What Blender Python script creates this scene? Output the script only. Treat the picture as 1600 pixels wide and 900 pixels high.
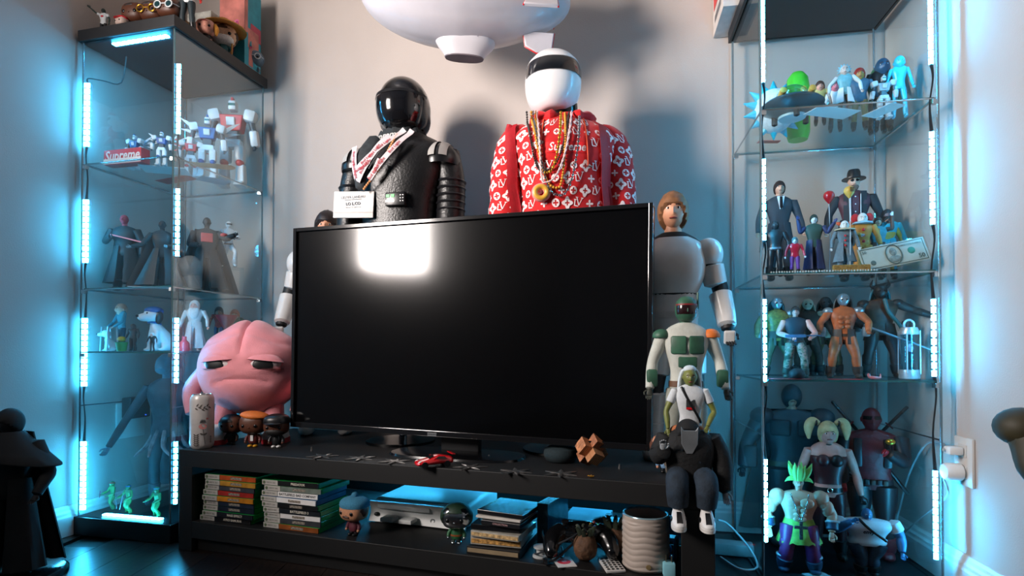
import bpy, bmesh, math, random
from mathutils import Vector, Matrix, Euler, noise
from mathutils.bvhtree import BVHTree
random.seed(7)
S = bpy.context.scene
COL = S.collection
PI = math.pi
for o in list(bpy.data.objects): bpy.data.objects.remove(o)

# ------------------------------------------------------------------ camera
F, PPY, PITCH, HC = 898.4, 536.2, 0.014, 0.5907
cam = bpy.data.cameras.new('camera'); cam.sensor_width = 36; cam.lens = F/1600*36
cam.shift_y = (PPY-450)/1600; cam.clip_start = 0.02
camo = bpy.data.objects.new('camera', cam); COL.objects.link(camo)
camo.location = (0, 0, HC); camo.rotation_euler = (PI/2+PITCH, 0, 0.0)
S.camera = camo
# ------------------------------------------------------------------ world, exposure
w = bpy.data.worlds.new('world'); S.world = w; w.use_nodes = True
w.node_tree.nodes['Background'].inputs[0].default_value = (.75, .82, 1, 1)
w.node_tree.nodes['Background'].inputs[1].default_value = 0.6
vs = S.view_settings
vs.view_transform = 'Standard'; vs.look = 'None'; vs.exposure = 0.0; vs.gamma = 1; vs.use_curve_mapping = False
S.cycles.use_denoising = True
S.cycles.max_bounces = 10; S.cycles.transparent_max_bounces = 24; S.cycles.diffuse_bounces = 4
S.cycles.caustics_reflective = False; S.cycles.caustics_refractive = False
S.cycles.sample_clamp_indirect = 4
# daylight through the window in the left wall (window_1, built below)
la = bpy.data.lights.new('window_daylight', 'AREA'); la.shape = 'RECTANGLE'; la.size = .50; la.size_y = .85
la.energy = 45; la.spread = math.radians(100); la.color = (1, .905, .85)
lo = bpy.data.objects.new('window_daylight', la); COL.objects.link(lo)
LED_COL = (.04, .465, .88); LED_STR = 118.0

# ------------------------------------------------------------------ helpers
def lin(h):
    h = h.lstrip('#'); c = [int(h[i:i+2], 16)/255 for i in (0, 2, 4)]
    return tuple(x/12.92 if x <= .04045 else ((x+.055)/1.055)**2.4 for x in c)
_mc = {}
def mat(h, r=.5, m=0, nz=.14, ns=25, bump=0, bs=None, coat=0, em=0, sheen=0, sss=0, alpha=1, name=None, ramp=None, kind='noise', tr=0):
    """principled node material: two tones of one colour driven by noise (or a ramp of colours), optional fine relief"""
    key = (h, r, m, nz, ns, bump, bs, coat, em, sheen, sss, alpha, str(ramp), kind, tr)
    if key in _mc: return _mc[key]
    mt = bpy.data.materials.new(name or 'surface_'+h.strip('#')); mt.use_nodes = True
    N = mt.node_tree.nodes; L = mt.node_tree.links; P = N['Principled BSDF']
    c = lin(h); P.inputs['Roughness'].default_value = r; P.inputs['Metallic'].default_value = m
    tc = N.new('ShaderNodeTexCoord')
    if nz or ramp or bump:
        if kind == 'wave':
            nt = N.new('ShaderNodeTexWave'); nt.inputs['Scale'].default_value = ns; nt.inputs['Distortion'].default_value = 5; nt.inputs['Detail'].default_value = 3
            fac = nt.outputs['Fac']
        elif kind == 'voronoi':
            nt = N.new('ShaderNodeTexVoronoi'); nt.inputs['Scale'].default_value = ns; fac = nt.outputs['Distance']
        else:
            nt = N.new('ShaderNodeTexNoise'); nt.inputs['Scale'].default_value = ns; nt.inputs['Detail'].default_value = 4
            fac = nt.outputs['Fac']
        L.new(tc.outputs['Object'], nt.inputs['Vector'])
        rp = N.new('ShaderNodeValToRGB'); e = rp.color_ramp.elements
        if ramp:
            rp.color_ramp.interpolation = 'CONSTANT' if ramp[0] == 'c' else 'LINEAR'
            st = ramp[1]
            for i in range(len(st)-2): e.new(.5)
            for i, (p, hh) in enumerate(st): e[i].position = p; e[i].color = (*lin(hh), 1)
        else:
            e[0].position = .3; e[1].position = .7
            e[0].color = (*[max(0, x*(1-nz)) for x in c], 1); e[1].color = (*[min(1, x*(1+nz)) for x in c], 1)
        L.new(fac, rp.inputs['Fac']); L.new(rp.outputs['Color'], P.inputs['Base Color'])
    else:
        P.inputs['Base Color'].default_value = (*c, 1)
    if bump:
        n2 = N.new('ShaderNodeTexNoise'); n2.inputs['Scale'].default_value = bs or ns*4; n2.inputs['Detail'].default_value = 3
        L.new(tc.outputs['Object'], n2.inputs['Vector'])
        b = N.new('ShaderNodeBump'); b.inputs['Strength'].default_value = bump; b.inputs['Distance'].default_value = .004
        L.new(n2.outputs['Fac'], b.inputs['Height']); L.new(b.outputs['Normal'], P.inputs['Normal'])
    if coat: P.inputs['Coat Weight'].default_value = coat; P.inputs['Coat Roughness'].default_value = .1
    if sheen: P.inputs['Sheen Weight'].default_value = sheen; P.inputs['Sheen Roughness'].default_value = .4
    if sss: P.inputs['Subsurface Weight'].default_value = sss; P.inputs['Subsurface Radius'].default_value = (.02, .01, .008); P.inputs['Subsurface Scale'].default_value = .1
    if em: P.inputs['Emission Color'].default_value = (*c, 1); P.inputs['Emission Strength'].default_value = em
    if tr: P.inputs['Transmission Weight'].default_value = tr
    if alpha < 1: P.inputs['Alpha'].default_value = alpha
    _mc[key] = mt; return mt
def glass(name, tint, refl=.06, rough=0.0):
    mt = bpy.data.materials.new(name); mt.use_nodes = True; N = mt.node_tree.nodes; L = mt.node_tree.links
    N.remove(N['Principled BSDF']); out = N['Material Output']
    t = N.new('ShaderNodeBsdfTransparent'); t.inputs[0].default_value = (*tint, 1)
    g = N.new('ShaderNodeBsdfGlossy'); g.inputs['Roughness'].default_value = rough; g.inputs['Color'].default_value = (.95, 1, 1, 1)
    fr = N.new('ShaderNodeFresnel'); fr.inputs[0].default_value = 1.45
    mx = N.new('ShaderNodeMath'); mx.operation = 'MULTIPLY'; mx.inputs[1].default_value = refl/.034
    cl = N.new('ShaderNodeMath'); cl.operation = 'MINIMUM'; cl.inputs[1].default_value = .3
    m = N.new('ShaderNodeMixShader'); L.new(fr.outputs[0], mx.inputs[0]); L.new(mx.outputs[0], cl.inputs[0]); L.new(cl.outputs[0], m.inputs[0])
    L.new(t.outputs[0], m.inputs[1]); L.new(g.outputs[0], m.inputs[2]); L.new(m.outputs[0], out.inputs[0])
    return mt
def emit(name, col, s):
    mt = bpy.data.materials.new(name); mt.use_nodes = True; N = mt.node_tree.nodes
    P = N['Principled BSDF']; P.inputs['Base Color'].default_value = (.8, .9, .95, 1)
    P.inputs['Emission Color'].default_value = (*col, 1); P.inputs['Emission Strength'].default_value = s
    return mt

V = Vector
def at(px, py, d):
    u = (px-800)/F; v = (PPY-py)/F
    t = d/(math.cos(PITCH)-v*math.sin(PITCH))
    return V((u*t, d, HC+(math.sin(PITCH)+v*math.cos(PITCH))*t))
def zat(py, d): return at(800, py, d).z
def dat(py, z):
    lo_, hi = .3, 6
    for _ in range(50):
        mid = (lo_+hi)/2
        below = zat(py, mid) < z
        if (py > 548.8) == below: hi = mid
        else: lo_ = mid
    return (lo_+hi)/2
def catmull(pts, sub):
    if sub < 2 or len(pts) < 3: return pts
    out = []; n = len(pts)
    for i in range(n-1):
        p0, p1, p2, p3 = pts[max(i-1, 0)], pts[i], pts[i+1], pts[min(i+2, n-1)]
        for k in range(sub):
            t = k/sub; out.append(tuple(.5*((2*b)+(-a+c)*t+(2*a-5*b+4*c-d)*t*t+(-a+3*b-3*c+d)*t**3) for a, b, c, d in zip(p0, p1, p2, p3)))
    out.append(pts[-1]); return out

class G:
    """collects shapes into one mesh"""
    def __init__(s): s.v = []; s.f = []; s.mi = []; s.cur = 0; s.M = None
    def add(s, vs_, fs):
        b = len(s.v); M = s.M
        s.v += [tuple(M @ V(p)) for p in vs_] if M else [tuple(p) for p in vs_]
        for f in fs: s.f.append([i+b for i in f]); s.mi.append(s.cur)
        return s
    def box(s, c, d, rot=None, taper=1):
        x, y, z = d[0]/2, d[1]/2, d[2]/2; R = Euler(rot).to_matrix() if rot else None
        p = [(-x, -y, -z), (x, -y, -z), (x, y, -z), (-x, y, -z), (-x*taper, -y*taper, z), (x*taper, -y*taper, z), (x*taper, y*taper, z), (-x*taper, y*taper, z)]
        p = [(R @ V(q) if R else V(q))+V(c) for q in p]
        return s.add(p, [(0, 3, 2, 1), (4, 5, 6, 7), (0, 1, 5, 4), (1, 2, 6, 5), (2, 3, 7, 6), (3, 0, 4, 7)])
    def rbox(s, c, d, b=.1, rot=None, seg=2):
        bm = bmesh.new(); bmesh.ops.create_cube(bm, size=1)
        for v in bm.verts: v.co = V((v.co.x*d[0], v.co.y*d[1], v.co.z*d[2]))
        bmesh.ops.bevel(bm, geom=list(bm.edges), offset=b, segments=seg, affect='EDGES', profile=.5)
        R = Euler(rot).to_matrix() if rot else Matrix.Identity(3)
        bm.verts.index_update()
        s.add([R @ v.co+V(c) for v in bm.verts], [[v.index for v in f.verts] for f in bm.faces]); bm.free(); return s
    def ell(s, c, r, n=16, m=10, e=1.0, rot=None, fn=None):
        if not hasattr(r, '__len__'): r = (r, r, r)
        R = Euler(rot).to_matrix() if rot else None
        def sp(x): return math.copysign(abs(x)**e, x)
        vs_ = []; fs = []
        for j in range(m+1):
            ph = -PI/2+PI*j/m
            for i in range(n):
                th = 2*PI*i/n
                q = V((sp(math.cos(ph))*sp(math.cos(th)), sp(math.cos(ph))*sp(math.sin(th)), sp(math.sin(ph))))
                if fn: q = V(fn(q))
                q = V((q.x*r[0], q.y*r[1], q.z*r[2]))
                if R: q = R @ q
                vs_.append(q+V(c))
        for j in range(m):
            for i in range(n):
                a = j*n+i; b = j*n+(i+1) % n
                if j == 0: fs.append((a, b+n, a+n))
                elif j == m-1: fs.append((a, b, a+n))
                else: fs.append((a, b, b+n, a+n))
        return s.add(vs_, fs)
    def tube(s, pts, rad, n=8, sub=1, flat=1, up=None, ends=True, closed=False):
        pts = [tuple(p) for p in pts]
        if not hasattr(rad, '__len__'): rad = [rad]*len(pts)
        if sub > 1:
            q = catmull([(*p, r) for p, r in zip(pts, rad)], sub); pts = [a[:3] for a in q]; rad = [a[3] for a in q]
        P = [V(p) for p in pts]; k = len(P); vs_ = []; fs = []; nx = None
        for i in range(k):
            if closed: t = P[(i+1) % k]-P[i-1]
            else: t = P[min(i+1, k-1)]-P[max(i-1, 0)]
            if t.length < 1e-9: t = V((0, 0, 1))
            t.normalize()
            if nx is None:
                ref = V(up) if up else (V((0, 1, 0)) if abs(t.y) < .9 else V((1, 0, 0)))
                nx = (ref-t*ref.dot(t)).normalized()
            else:
                nx = nx-t*nx.dot(t); nx = nx.normalized() if nx.length > 1e-6 else V((1, 0, 0))
            ny = t.cross(nx)
            for j in range(n):
                a = 2*PI*j/n; vs_.append(P[i]+nx*math.cos(a)*rad[i]*flat+ny*math.sin(a)*rad[i])
        for i in range(k if closed else k-1):
            for j in range(n):
                a = i*n+j; b = i*n+(j+1) % n; c = ((i+1) % k)*n
                fs.append((a, b, c+(j+1) % n, c+j))
        if ends and not closed:
            t0 = (P[0]-P[1]).normalized()*rad[0]*.55; t1 = (P[-1]-P[-2]).normalized()*rad[-1]*.55
            ca = len(vs_); vs_.append(P[0]+t0); vs_.append(P[-1]+t1)
            for j in range(n):
                fs.append((ca, (j+1) % n, j)); fs.append((ca+1, (k-1)*n+j, (k-1)*n+(j+1) % n))
        return s.add(vs_, fs)
    def loft(s, secs, n=24, e=2.0, cap=True, sub=1, arc=None):
        secs = [tuple(q) for q in secs]
        if sub > 1: secs = catmull(secs, sub)
        vs_ = []; fs = []
        for (cx, cy, cz, rx, ry) in secs:
            for i in range(n):
                a = 2*PI*i/n; c_, s_ = math.cos(a), math.sin(a)
                vs_.append((cx+rx*math.copysign(abs(c_)**(2/e), c_), cy+ry*math.copysign(abs(s_)**(2/e), s_), cz))
        for j in range(len(secs)-1):
            for i in range(n): fs.append((j*n+i, j*n+(i+1) % n, (j+1)*n+(i+1) % n, (j+1)*n+i))
        if cap: fs.append(list(range(n))); fs.append([(len(secs)-1)*n+i for i in range(n)])
        return s.add(vs_, fs)
    def lathe(s, prof, n=24, c=(0, 0, 0), fn=None):
        vs_ = []; fs = []; m = len(prof)
        for j, (r, z) in enumerate(prof):
            for i in range(n):
                a = 2*PI*i/n; rr = fn(a, j, r, z) if fn else r
                vs_.append((c[0]+rr*math.cos(a), c[1]+rr*math.sin(a), c[2]+z))
        for j in range(m-1):
            for i in range(n): fs.append((j*n+i, j*n+(i+1) % n, (j+1)*n+(i+1) % n, (j+1)*n+i))
        if prof[0][0] > 1e-6: fs.append(list(range(n)))
        if prof[-1][0] > 1e-6: fs.append([(m-1)*n+i for i in range(n)])
        return s.add(vs_, fs)
    def prism(s, poly, h, M=None):
        """polygon in local xz, extruded along +y by h"""
        k = len(poly); p = [V((x, 0, z)) for x, z in poly]+[V((x, h, z)) for x, z in poly]
        if M: p = [M @ q for q in p]
        return s.add(p, [list(range(k)), list(range(2*k-1, k-1, -1))]+[(i, (i+1) % k, k+(i+1) % k, k+i) for i in range(k)])
    def sheet(s, rows, th, nrm=(0, 1, 0)):
        m = len(rows); n = len(rows[0]); o_ = V(nrm)*th
        a = [V(p) for r in rows for p in r]; vs_ = a+[p+o_ for p in a]; fs = []; k = m*n
        for j in range(m-1):
            for i in range(n-1):
                q = (j*n+i, j*n+i+1, (j+1)*n+i+1, (j+1)*n+i); fs.append(q); fs.append(tuple(x+k for x in reversed(q)))
        bd = [(j*n, (j+1)*n) for j in range(m-1)]+[(j*n+n-1, (j+1)*n+n-1) for j in range(m-1)]+[(i, i+1) for i in range(n-1)]+[((m-1)*n+i, (m-1)*n+i+1) for i in range(n-1)]
        for a_, b_ in bd: fs.append((a_, b_, b_+k, a_+k))
        return s.add(vs_, fs)
    def torus(s, c, R, r, n=20, m=8, rot=None, sx=1, sz=1):
        Rm = Euler(rot).to_matrix() if rot else Matrix.Identity(3)
        return s.tube([Rm @ V((R*sx*math.cos(2*PI*i/n), 0, R*sz*math.sin(2*PI*i/n)))+V(c) for i in range(n)], r, m, closed=True)
    def text(s, body, size, M, ext=.0004, off=0, shear=0, align='CENTER', w=None):
        cu = bpy.data.curves.new('t', 'FONT'); cu.body = body; cu.size = size; cu.extrude = ext; cu.offset = off; cu.shear = shear
        cu.align_x = align; cu.align_y = 'CENTER'; cu.resolution_u = 2
        ob = bpy.data.objects.new('t', cu); COL.objects.link(ob)
        me = bpy.data.meshes.new_from_object(ob.evaluated_get(bpy.context.evaluated_depsgraph_get()))
        if me.vertices:
            k = 1
            if w: xs = [v.co.x for v in me.vertices]; k = w/max(1e-6, max(xs)-min(xs))
            s.add([M @ V((v.co.x*k, v.co.y, v.co.z)) for v in me.vertices], [list(p.vertices) for p in me.polygons])
        bpy.data.objects.remove(ob); bpy.data.curves.remove(cu); bpy.data.meshes.remove(me); return s
    def mesh(s, name, smooth=True, ang=40):
        me = bpy.data.meshes.new(name); me.from_pydata(s.v, [], s.f); me.polygons.foreach_set('material_index', s.mi)
        bm = bmesh.new(); bm.from_mesh(me); bmesh.ops.recalc_face_normals(bm, faces=bm.faces); bm.to_mesh(me); bm.free()
        if smooth:
            me.polygons.foreach_set('use_smooth', [True]*len(me.polygons)); me.set_sharp_from_angle(angle=math.radians(ang))
        me.update(); return me
    def build(s, name, mats, parent=None, loc=None, rot=None, smooth=True, ang=40, bevel=0, remesh=0, subd=0):
        me = s.mesh(name, smooth, ang); o = bpy.data.objects.new(name, me); COL.objects.link(o)
        for m in (mats if isinstance(mats, (list, tuple)) else [mats]): me.materials.append(m)
        if parent: o.parent = parent
        if loc is not None: o.location = loc
        if rot is not None: o.rotation_euler = rot
        if remesh:
            r = o.modifiers.new('r', 'REMESH'); r.mode = 'VOXEL'; r.voxel_size = remesh; r.use_smooth_shade = True
            q = o.modifiers.new('s', 'SMOOTH'); q.iterations = 4; q.factor = .5
        if bevel:
            b = o.modifiers.new('b', 'BEVEL'); b.width = bevel; b.segments = 2; b.limit_method = 'ANGLE'
        if subd:
            q = o.modifiers.new('u', 'SUBSURF'); q.levels = q.render_levels = subd
        return o
def tag(o, label, cat, group=None, kind=None):
    o['label'] = label; o['category'] = cat
    if group: o['group'] = group
    if kind: o['kind'] = kind
    return o
def thing(name, label, cat, loc, rz=0, sc=1, group=None):
    o = bpy.data.objects.new(name, None); COL.objects.link(o); o.empty_display_size = .02
    o.location = loc; o.rotation_euler = (0, 0, rz); o.scale = (sc, sc, sc)
    return tag(o, label, cat, group)
def struct(o): o['kind'] = 'structure'; return o
def rotm(v, rot=(0, 0, 0)): return Matrix.Translation(V(v)) @ Euler(rot).to_matrix().to_4x4()
FRONT = Euler((PI/2, 0, 0)).to_matrix().to_4x4()      # text lying in xy stands up facing -y
def fm(x, y, z, rz=0): return Matrix.Translation((x, y, z)) @ Matrix.Rotation(rz, 4, 'Z') @ FRONT

# ------------------------------------------------------------------ colours in frequent use
BLACK = mat('#121214', .35, nz=.1); MATT = mat('#16171a', .7, nz=.15); GLOSSB = mat('#0b0b0d', .18, nz=0); WHITE = mat('#e6e4e2', .45, nz=.04)
SKIN = mat('#d79c7f', .45, nz=.06, sss=.1); BROWN = mat('#4a2a1e', .5); DKSKIN = mat('#5a3322', .45); CHROME = mat('#c9ccd0', .18, 1, nz=.05)
GOLD = mat('#d6a03a', .3, .9, nz=.1); RED = mat('#c4141c', .4, nz=.08); WIREM = mat('#15161a', .5); GREYM = mat('#6d7176', .45, .4)
TEALGLASS = glass('display_glass', (.968, .988, .99), .006)
GLASSEDGE = mat('#1f6f78', .12, nz=.1, alpha=.75, name='glass_cut_edge')
ACRYL = glass('clear_acrylic', (.9, .95, .97), .04)

# ------------------------------------------------------------------ room shell
WALLM = mat('#b9aea7', .85, nz=.03, ns=6, bump=.12, bs=260, name='painted_wall')
TRIMM = mat('#d0cbc6', .45, nz=.03, name='white_trim_paint')
A = V((-1.314, 2.312, 0)); B = V((1.179, 1.807, 0))
Lw = V((-1.314-.248*4.6, 2.312-4.6, 0)); Rw = V((1.179-.1778*2.9, 1.807-2.9, 0))
R2 = V((1.9, -1.10, 0)); R3 = V((1.9, -2.29, 0))
HW = 2.55
def wallseg(name, p, q, z0=0, z1=HW, out=.08):
    d = (q-p).normalized(); nrm = V((d.y, -d.x, 0))*-out    # thickness away from the room
    g = G(); pts = [p, q, q+nrm, p+nrm]
    g.add([(a.x, a.y, z0) for a in pts]+[(a.x, a.y, z1) for a in pts], [(0, 1, 2, 3), (4, 5, 6, 7), (0, 1, 5, 4), (1, 2, 6, 5), (2, 3, 7, 6), (3, 0, 4, 7)])
    return g
# walls run so that the room lies on their right
struct(wallseg('b', A, B).build('wall_back', WALLM, smooth=False))
struct(wallseg('r', B, Rw).build('wall_right', WALLM, smooth=False))
struct(wallseg('r2', Rw, R2).build('wall_return', WALLM, smooth=False))
struct(wallseg('r3', R2, R3).build('wall_side', WALLM, smooth=False))
struct(wallseg('f', R3, Lw).build('wall_front', WALLM, smooth=False))
ld = (A-Lw).normalized(); LEN = (A-Lw).length
def lpt(t): return Lw+ld*t
ty = lambda y: (y-Lw.y)/ld.y
w0, w1, wz0, wz1 = ty(.20), ty(.80), 1.02, 2.0
g = G()
for (a, b, z0, z1) in ((0, w0, 0, HW), (w1, LEN, 0, HW), (w0, w1, 0, wz0), (w0, w1, wz1, HW)):
    q = wallseg('l', lpt(a), lpt(b), z0, z1); g.add(q.v, q.f)
struct(g.build('wall_left', WALLM, smooth=False))
# window_1: frame, sill, two panes in the left wall, out of frame; the daylight of the room
wr = bpy.data.objects.new('window_1', None); COL.objects.link(wr); struct(wr)
wc = lpt((w0+w1)/2); wr.location = (wc.x, wc.y, (wz0+wz1)/2); wyaw = math.atan2(ld.y, ld.x); wr.rotation_euler = (0, 0, wyaw)
ww, wh = w1-w0, wz1-wz0
g = G()
for sx in (-1, 1): g.box((sx*(ww/2-.02), .03, 0), (.04, .07, wh))
for sz in (-1, 1): g.box((0, .03, sz*(wh/2-.02)), (ww-.08, .07, .04))
g.build('window_frame', TRIMM, wr, smooth=False)
G().box((0, 0, -wh/2-.015), (ww+.1, .12, .03)).build('window_sill', mat('#c9764f', .5), wr, smooth=False)
lo.location = wc+V((-ld.y, ld.x, 0))*.06+V((0, 0, (wz0+wz1)/2))
nin = V((ld.y, -ld.x, 0))      # into the room
nin = (nin+V((.25, 1.15, 0))).normalized()
lo.rotation_euler = V((nin.x, nin.y, 0)).to_track_quat('-Z', 'Y').to_euler()
g = G(); pl = [A, B, Rw, R2, R3, Lw]
g.add([(p.x, p.y, HW) for p in pl]+[(p.x, p.y, HW+.05) for p in pl], [list(range(6)), list(range(11, 5, -1))]+[(i, (i+1) % 6, 6+(i+1) % 6, 6+i) for i in range(6)])
struct(g.build('ceiling', mat('#cfc9c4', .9, nz=.02), smooth=False))
# floor of dark boards, each board its own piece
fl = struct(G().box((0, .02, -.02), (4.9, 4.75, .02)).build('floor', mat('#0c0807', .6), smooth=False))
BOARD = [mat(h, .32, nz=.35, ns=14, kind='wave', bump=.1, bs=60) for h in ('#1c110c', '#22150f', '#181010')]
boards = [G().box((0, 0, 0), (.1235, 1.196, .01)).mesh('floor_board', False) for _ in range(3)]
for i, m in enumerate(boards): m.materials.append(BOARD[i])
k = 0
for ix in range(-19, 17):
    off = random.random()*1.2
    for iy in range(-2, 3):
        x = ix*.125+.06; y = iy*1.2+off-.1
        if y > 2.2 or y < -2.2 or x < -1.35-.248*(2.3-y)-.0 or x > 1.7: continue
        if x > 1.12-.178*(1.8-y) and y > -1.0: continue
        o = bpy.data.objects.new('floor_board', boards[k % 3]); k += 1; COL.objects.link(o); o.parent = fl; o.location = (x, y, -.005)
# baseboards
PROF = [(0, 0), (.016, 0), (.016, .060), (.013, .066), (.013, .074), (.009, .080), (.008, .088), (.004, .095), (0, .095)]
def baseb(name, p, q):
    d = (q-p).normalized(); n_ = V((d.y, -d.x, 0)); vs_ = []
    for e in (p, q): vs_ += [e+n_*x+V((0, 0, z+.001)) for x, z in PROF]
    kk = len(PROF); g = G().add(vs_, [list(range(kk)), list(range(2*kk-1, kk-1, -1))]+[(i, (i+1) % kk, kk+(i+1) % kk, kk+i) for i in range(kk)])
    return struct(g.build(name, TRIMM, smooth=False))
baseb('baseboard_back', A, B); baseb('baseboard_right', B, Rw); baseb('baseboard_left', Lw, A)

# ------------------------------------------------------------------ display cases
LEDM = emit('led_light', LED_COL, LED_STR); LEDM2 = emit('led_light_shelf', LED_COL, 100); LEDM3 = emit('led_light_right', LED_COL, LED_STR*1.7)
LEDD = mat('#d8f4ff', .3, nz=0)
class Case:
    def __init__(s, C, yaw, mirror):
        s.C = V((*C, 0)); c, n = math.cos(yaw), math.sin(yaw)
        if mirror: s.e1 = V((-c, n, 0)); s.e2 = V((n, c, 0)); s.W, s.D = .364, .426   # e1 leftwards, e2 back
        else: s.e1 = V((c, -n, 0)); s.e2 = V((n, c, 0)); s.W, s.D = .426, .364
    def p(s, a, b, z=0): return s.C+s.e1*a+s.e2*b+V((0, 0, z))
    def at_b(s, px, b):
        u = (px-800)/F; q = s.C+s.e2*b; return (u*q.y-q.x)/(s.e1.x-u*s.e1.y)
    def at_a(s, px, a):
        u = (px-800)/F; q = s.C+s.e1*a; return (u*q.y-q.x)/(s.e2.x-u*s.e2.y)
CL = Case((-1.0508, 1.7747), .243, True); CR = Case((.6508, 1.5029), .176, False)
BZ = {'L': .058, 'R': .006}
SH = {'L': (1.2026, .7954, .590), 'R': (1.2309, .7954, .5170)}
def led_strip(root, p0, p1, face, name='led_strip', m=None, wd=.015, pitch=.0185):
    """flexible strip: black backing, lens band and a row of raised diode lenses, every lens a piece"""
    d = (p1-p0); n_ = max(2, int(d.length/pitch)); t = d.normalized(); sd = t.cross(face).normalized()
    def M3(c): return Matrix(((sd.x, face.x, t.x, c.x), (sd.y, face.y, t.y, c.y), (sd.z, face.z, t.z, c.z), (0, 0, 0, 1)))
    g = G(); g.M = M3((p0+p1)/2); g.box((0, 0, 0), (wd*.35, .0012, d.length))
    s_ = g.build(name, LEDD, root, smooth=False)
    g = G(); g.M = M3((p0+p1)/2)
    for i in range(n_):
        z = (i+.5)/n_*d.length-d.length/2; g.box((0, .0022, z), (wd, .004, pitch*.76))
    g.build('led_diode', m or LEDM, s_, smooth=False)
def case_build(cs, key, name, label, posts, rodz, strips):
    r = thing(name, label, 'display case', (0, 0, 0))
    W, D = cs.W, cs.D
    def slab(nm, z0, z1, o_, m, bev=.002):
        g = G(); P = [cs.p(-o_, -o_), cs.p(W+o_, -o_), cs.p(W+o_, D+o_), cs.p(-o_, D+o_)]
        g.add([(q.x, q.y, z0) for q in P]+[(q.x, q.y, z1) for q in P], [(0, 1, 2, 3), (4, 5, 6, 7), (0, 1, 5, 4), (1, 2, 6, 5), (2, 3, 7, 6), (3, 0, 4, 7)])
        return g.build(nm, m, r, smooth=False, bevel=bev)
    slab('top_panel', 1.598, 1.635, .008, mat('#17181b', .5))
    slab('base_panel', .0, BZ[key], .006, mat('#141518', .35))
    def pane(a0, b0, a1, b1, nm='glass_panel', z0=None, z1=1.598, th=.004):
        z0 = BZ[key]
        p, q = cs.p(a0, b0), cs.p(a1, b1); d = (q-p).normalized(); n_ = V((d.y, -d.x, 0))*th/2
        g = G(); P = [p-n_, q-n_, q+n_, p+n_]
        vs_ = [(v.x, v.y, z0) for v in P]+[(v.x, v.y, z1) for v in P]
        g.add(vs_, [(0, 1, 5, 4), (2, 3, 7, 6)]); g.cur = 1
        b = len(g.v)-8
        for f in ((0, 1, 2, 3), (4, 5, 6, 7), (1, 2, 6, 5), (3, 0, 4, 7)): g.f.append(list(f)); g.mi.append(1)
        return g.build(nm, [TEALGLASS, GLASSEDGE], r, smooth=False)
    i = .004
    pane(i, .002, W-i, .002, 'glass_door' if key == 'R' else 'glass_panel'); pane(i, D-.002, W-i, D-.002)
    pane(.002, i, .002, D-i, 'glass_door' if key == 'L' else 'glass_panel'); pane(W-.002, i, W-.002, D-i)
    for z in SH[key]:
        g = G(); o_ = .009; P = [cs.p(o_, o_), cs.p(W-o_, o_), cs.p(W-o_, D-o_), cs.p(o_, D-o_)]
        g.add([(q.x, q.y, z-.005) for q in P]+[(q.x, q.y, z) for q in P], [(0, 1, 2, 3), (4, 5, 6, 7)]); g.cur = 1
        for f in ((0, 1, 5, 4), (1, 2, 6, 5), (2, 3, 7, 6), (3, 0, 4, 7)): g.f.append(list(f)); g.mi.append(1)
        g.build('glass_shelf', [TEALGLASS, GLASSEDGE], r, smooth=False)
        for a, b in ((.01, .01), (W-.01, .01), (.01, D-.01), (W-.01, D-.01)):
            q = cs.p(a, b, z-.012); G().box(q, (.014, .014, .012)).build('shelf_clip', CHROME, r, smooth=False, bevel=.001)
    o_ = .006
    for z in rodz:
        P = [cs.p(o_, o_, z), cs.p(W-o_, o_, z), cs.p(W-o_, D-o_, z), cs.p(o_, D-o_, z)]
        for k_ in (range(4) if z > .5 else (1, 3)): G().tube([P[k_], P[(k_+1) % 4]], .002, 6).build('support_rod', CHROME, r)
    for a, b in ((.004, .004), (W-.004, .004), (.004, D-.004), (W-.004, D-.004)):
        G().tube([cs.p(a, b, BZ[key]), cs.p(a, b, 1.598)], .0026, 8).build('corner_rod', mat('#aebcc2', .2, .8), r)
    for (a, b, fa, fb, segs) in strips:
        face = (cs.e1*fa+cs.e2*fb).normalized(); pts = []
        for z0, z1 in segs: led_strip(r, cs.p(a, b, z0), cs.p(a, b, z1), face, m=LEDM if key == 'L' else LEDM3, wd=.010 if key == 'R' else (.016 if a > .1 else .011)); pts += [z0, z1]
        zs = sorted(pts, reverse=True)
        for j in range(1, len(zs)-1, 2):
            za, zb = zs[j], zs[j+1]; dz = za-zb; wob = cs.e1*.004
            G().tube([cs.p(a, b, za+.004), cs.p(a, b, za-.2*dz)+wob, cs.p(a, b, za-.6*dz)-wob, cs.p(a, b, zb-.004)], [.0042, .0022, .0022, .0042], 6, sub=4).build('strip_cable', WIREM, r)
    return r
segL = ((1.257, 1.47), (.877, 1.087), (.475, .70), (.075, .30)); segC = ((1.274, 1.50), (.887, 1.105), (.489, .697), (.111, .31))
segR = ((1.313, 1.56), (.907, 1.146), (.525, .724), (.07, .294)); segQ = ((1.30, 1.56), (.88, 1.10), (.51, .73), (.09, .31))
caseL = case_build(CL, 'L', 'display_case', 'tall glass display case with black top at the left of the television', 0, (1.1976, .79, .415),
    [(CL.W-.012, .012, -.35, -1, segL), (.010, .030, -.55, -1, segC)])
caseR = case_build(CR, 'R', 'display_case', 'tall glass display case against the right wall beside the socket', 0, (1.226, .79, .37),
    [(CR.W-.014, .012, -.5, -1, segR), (.012, .012, -.5, -1, segQ)])
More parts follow.
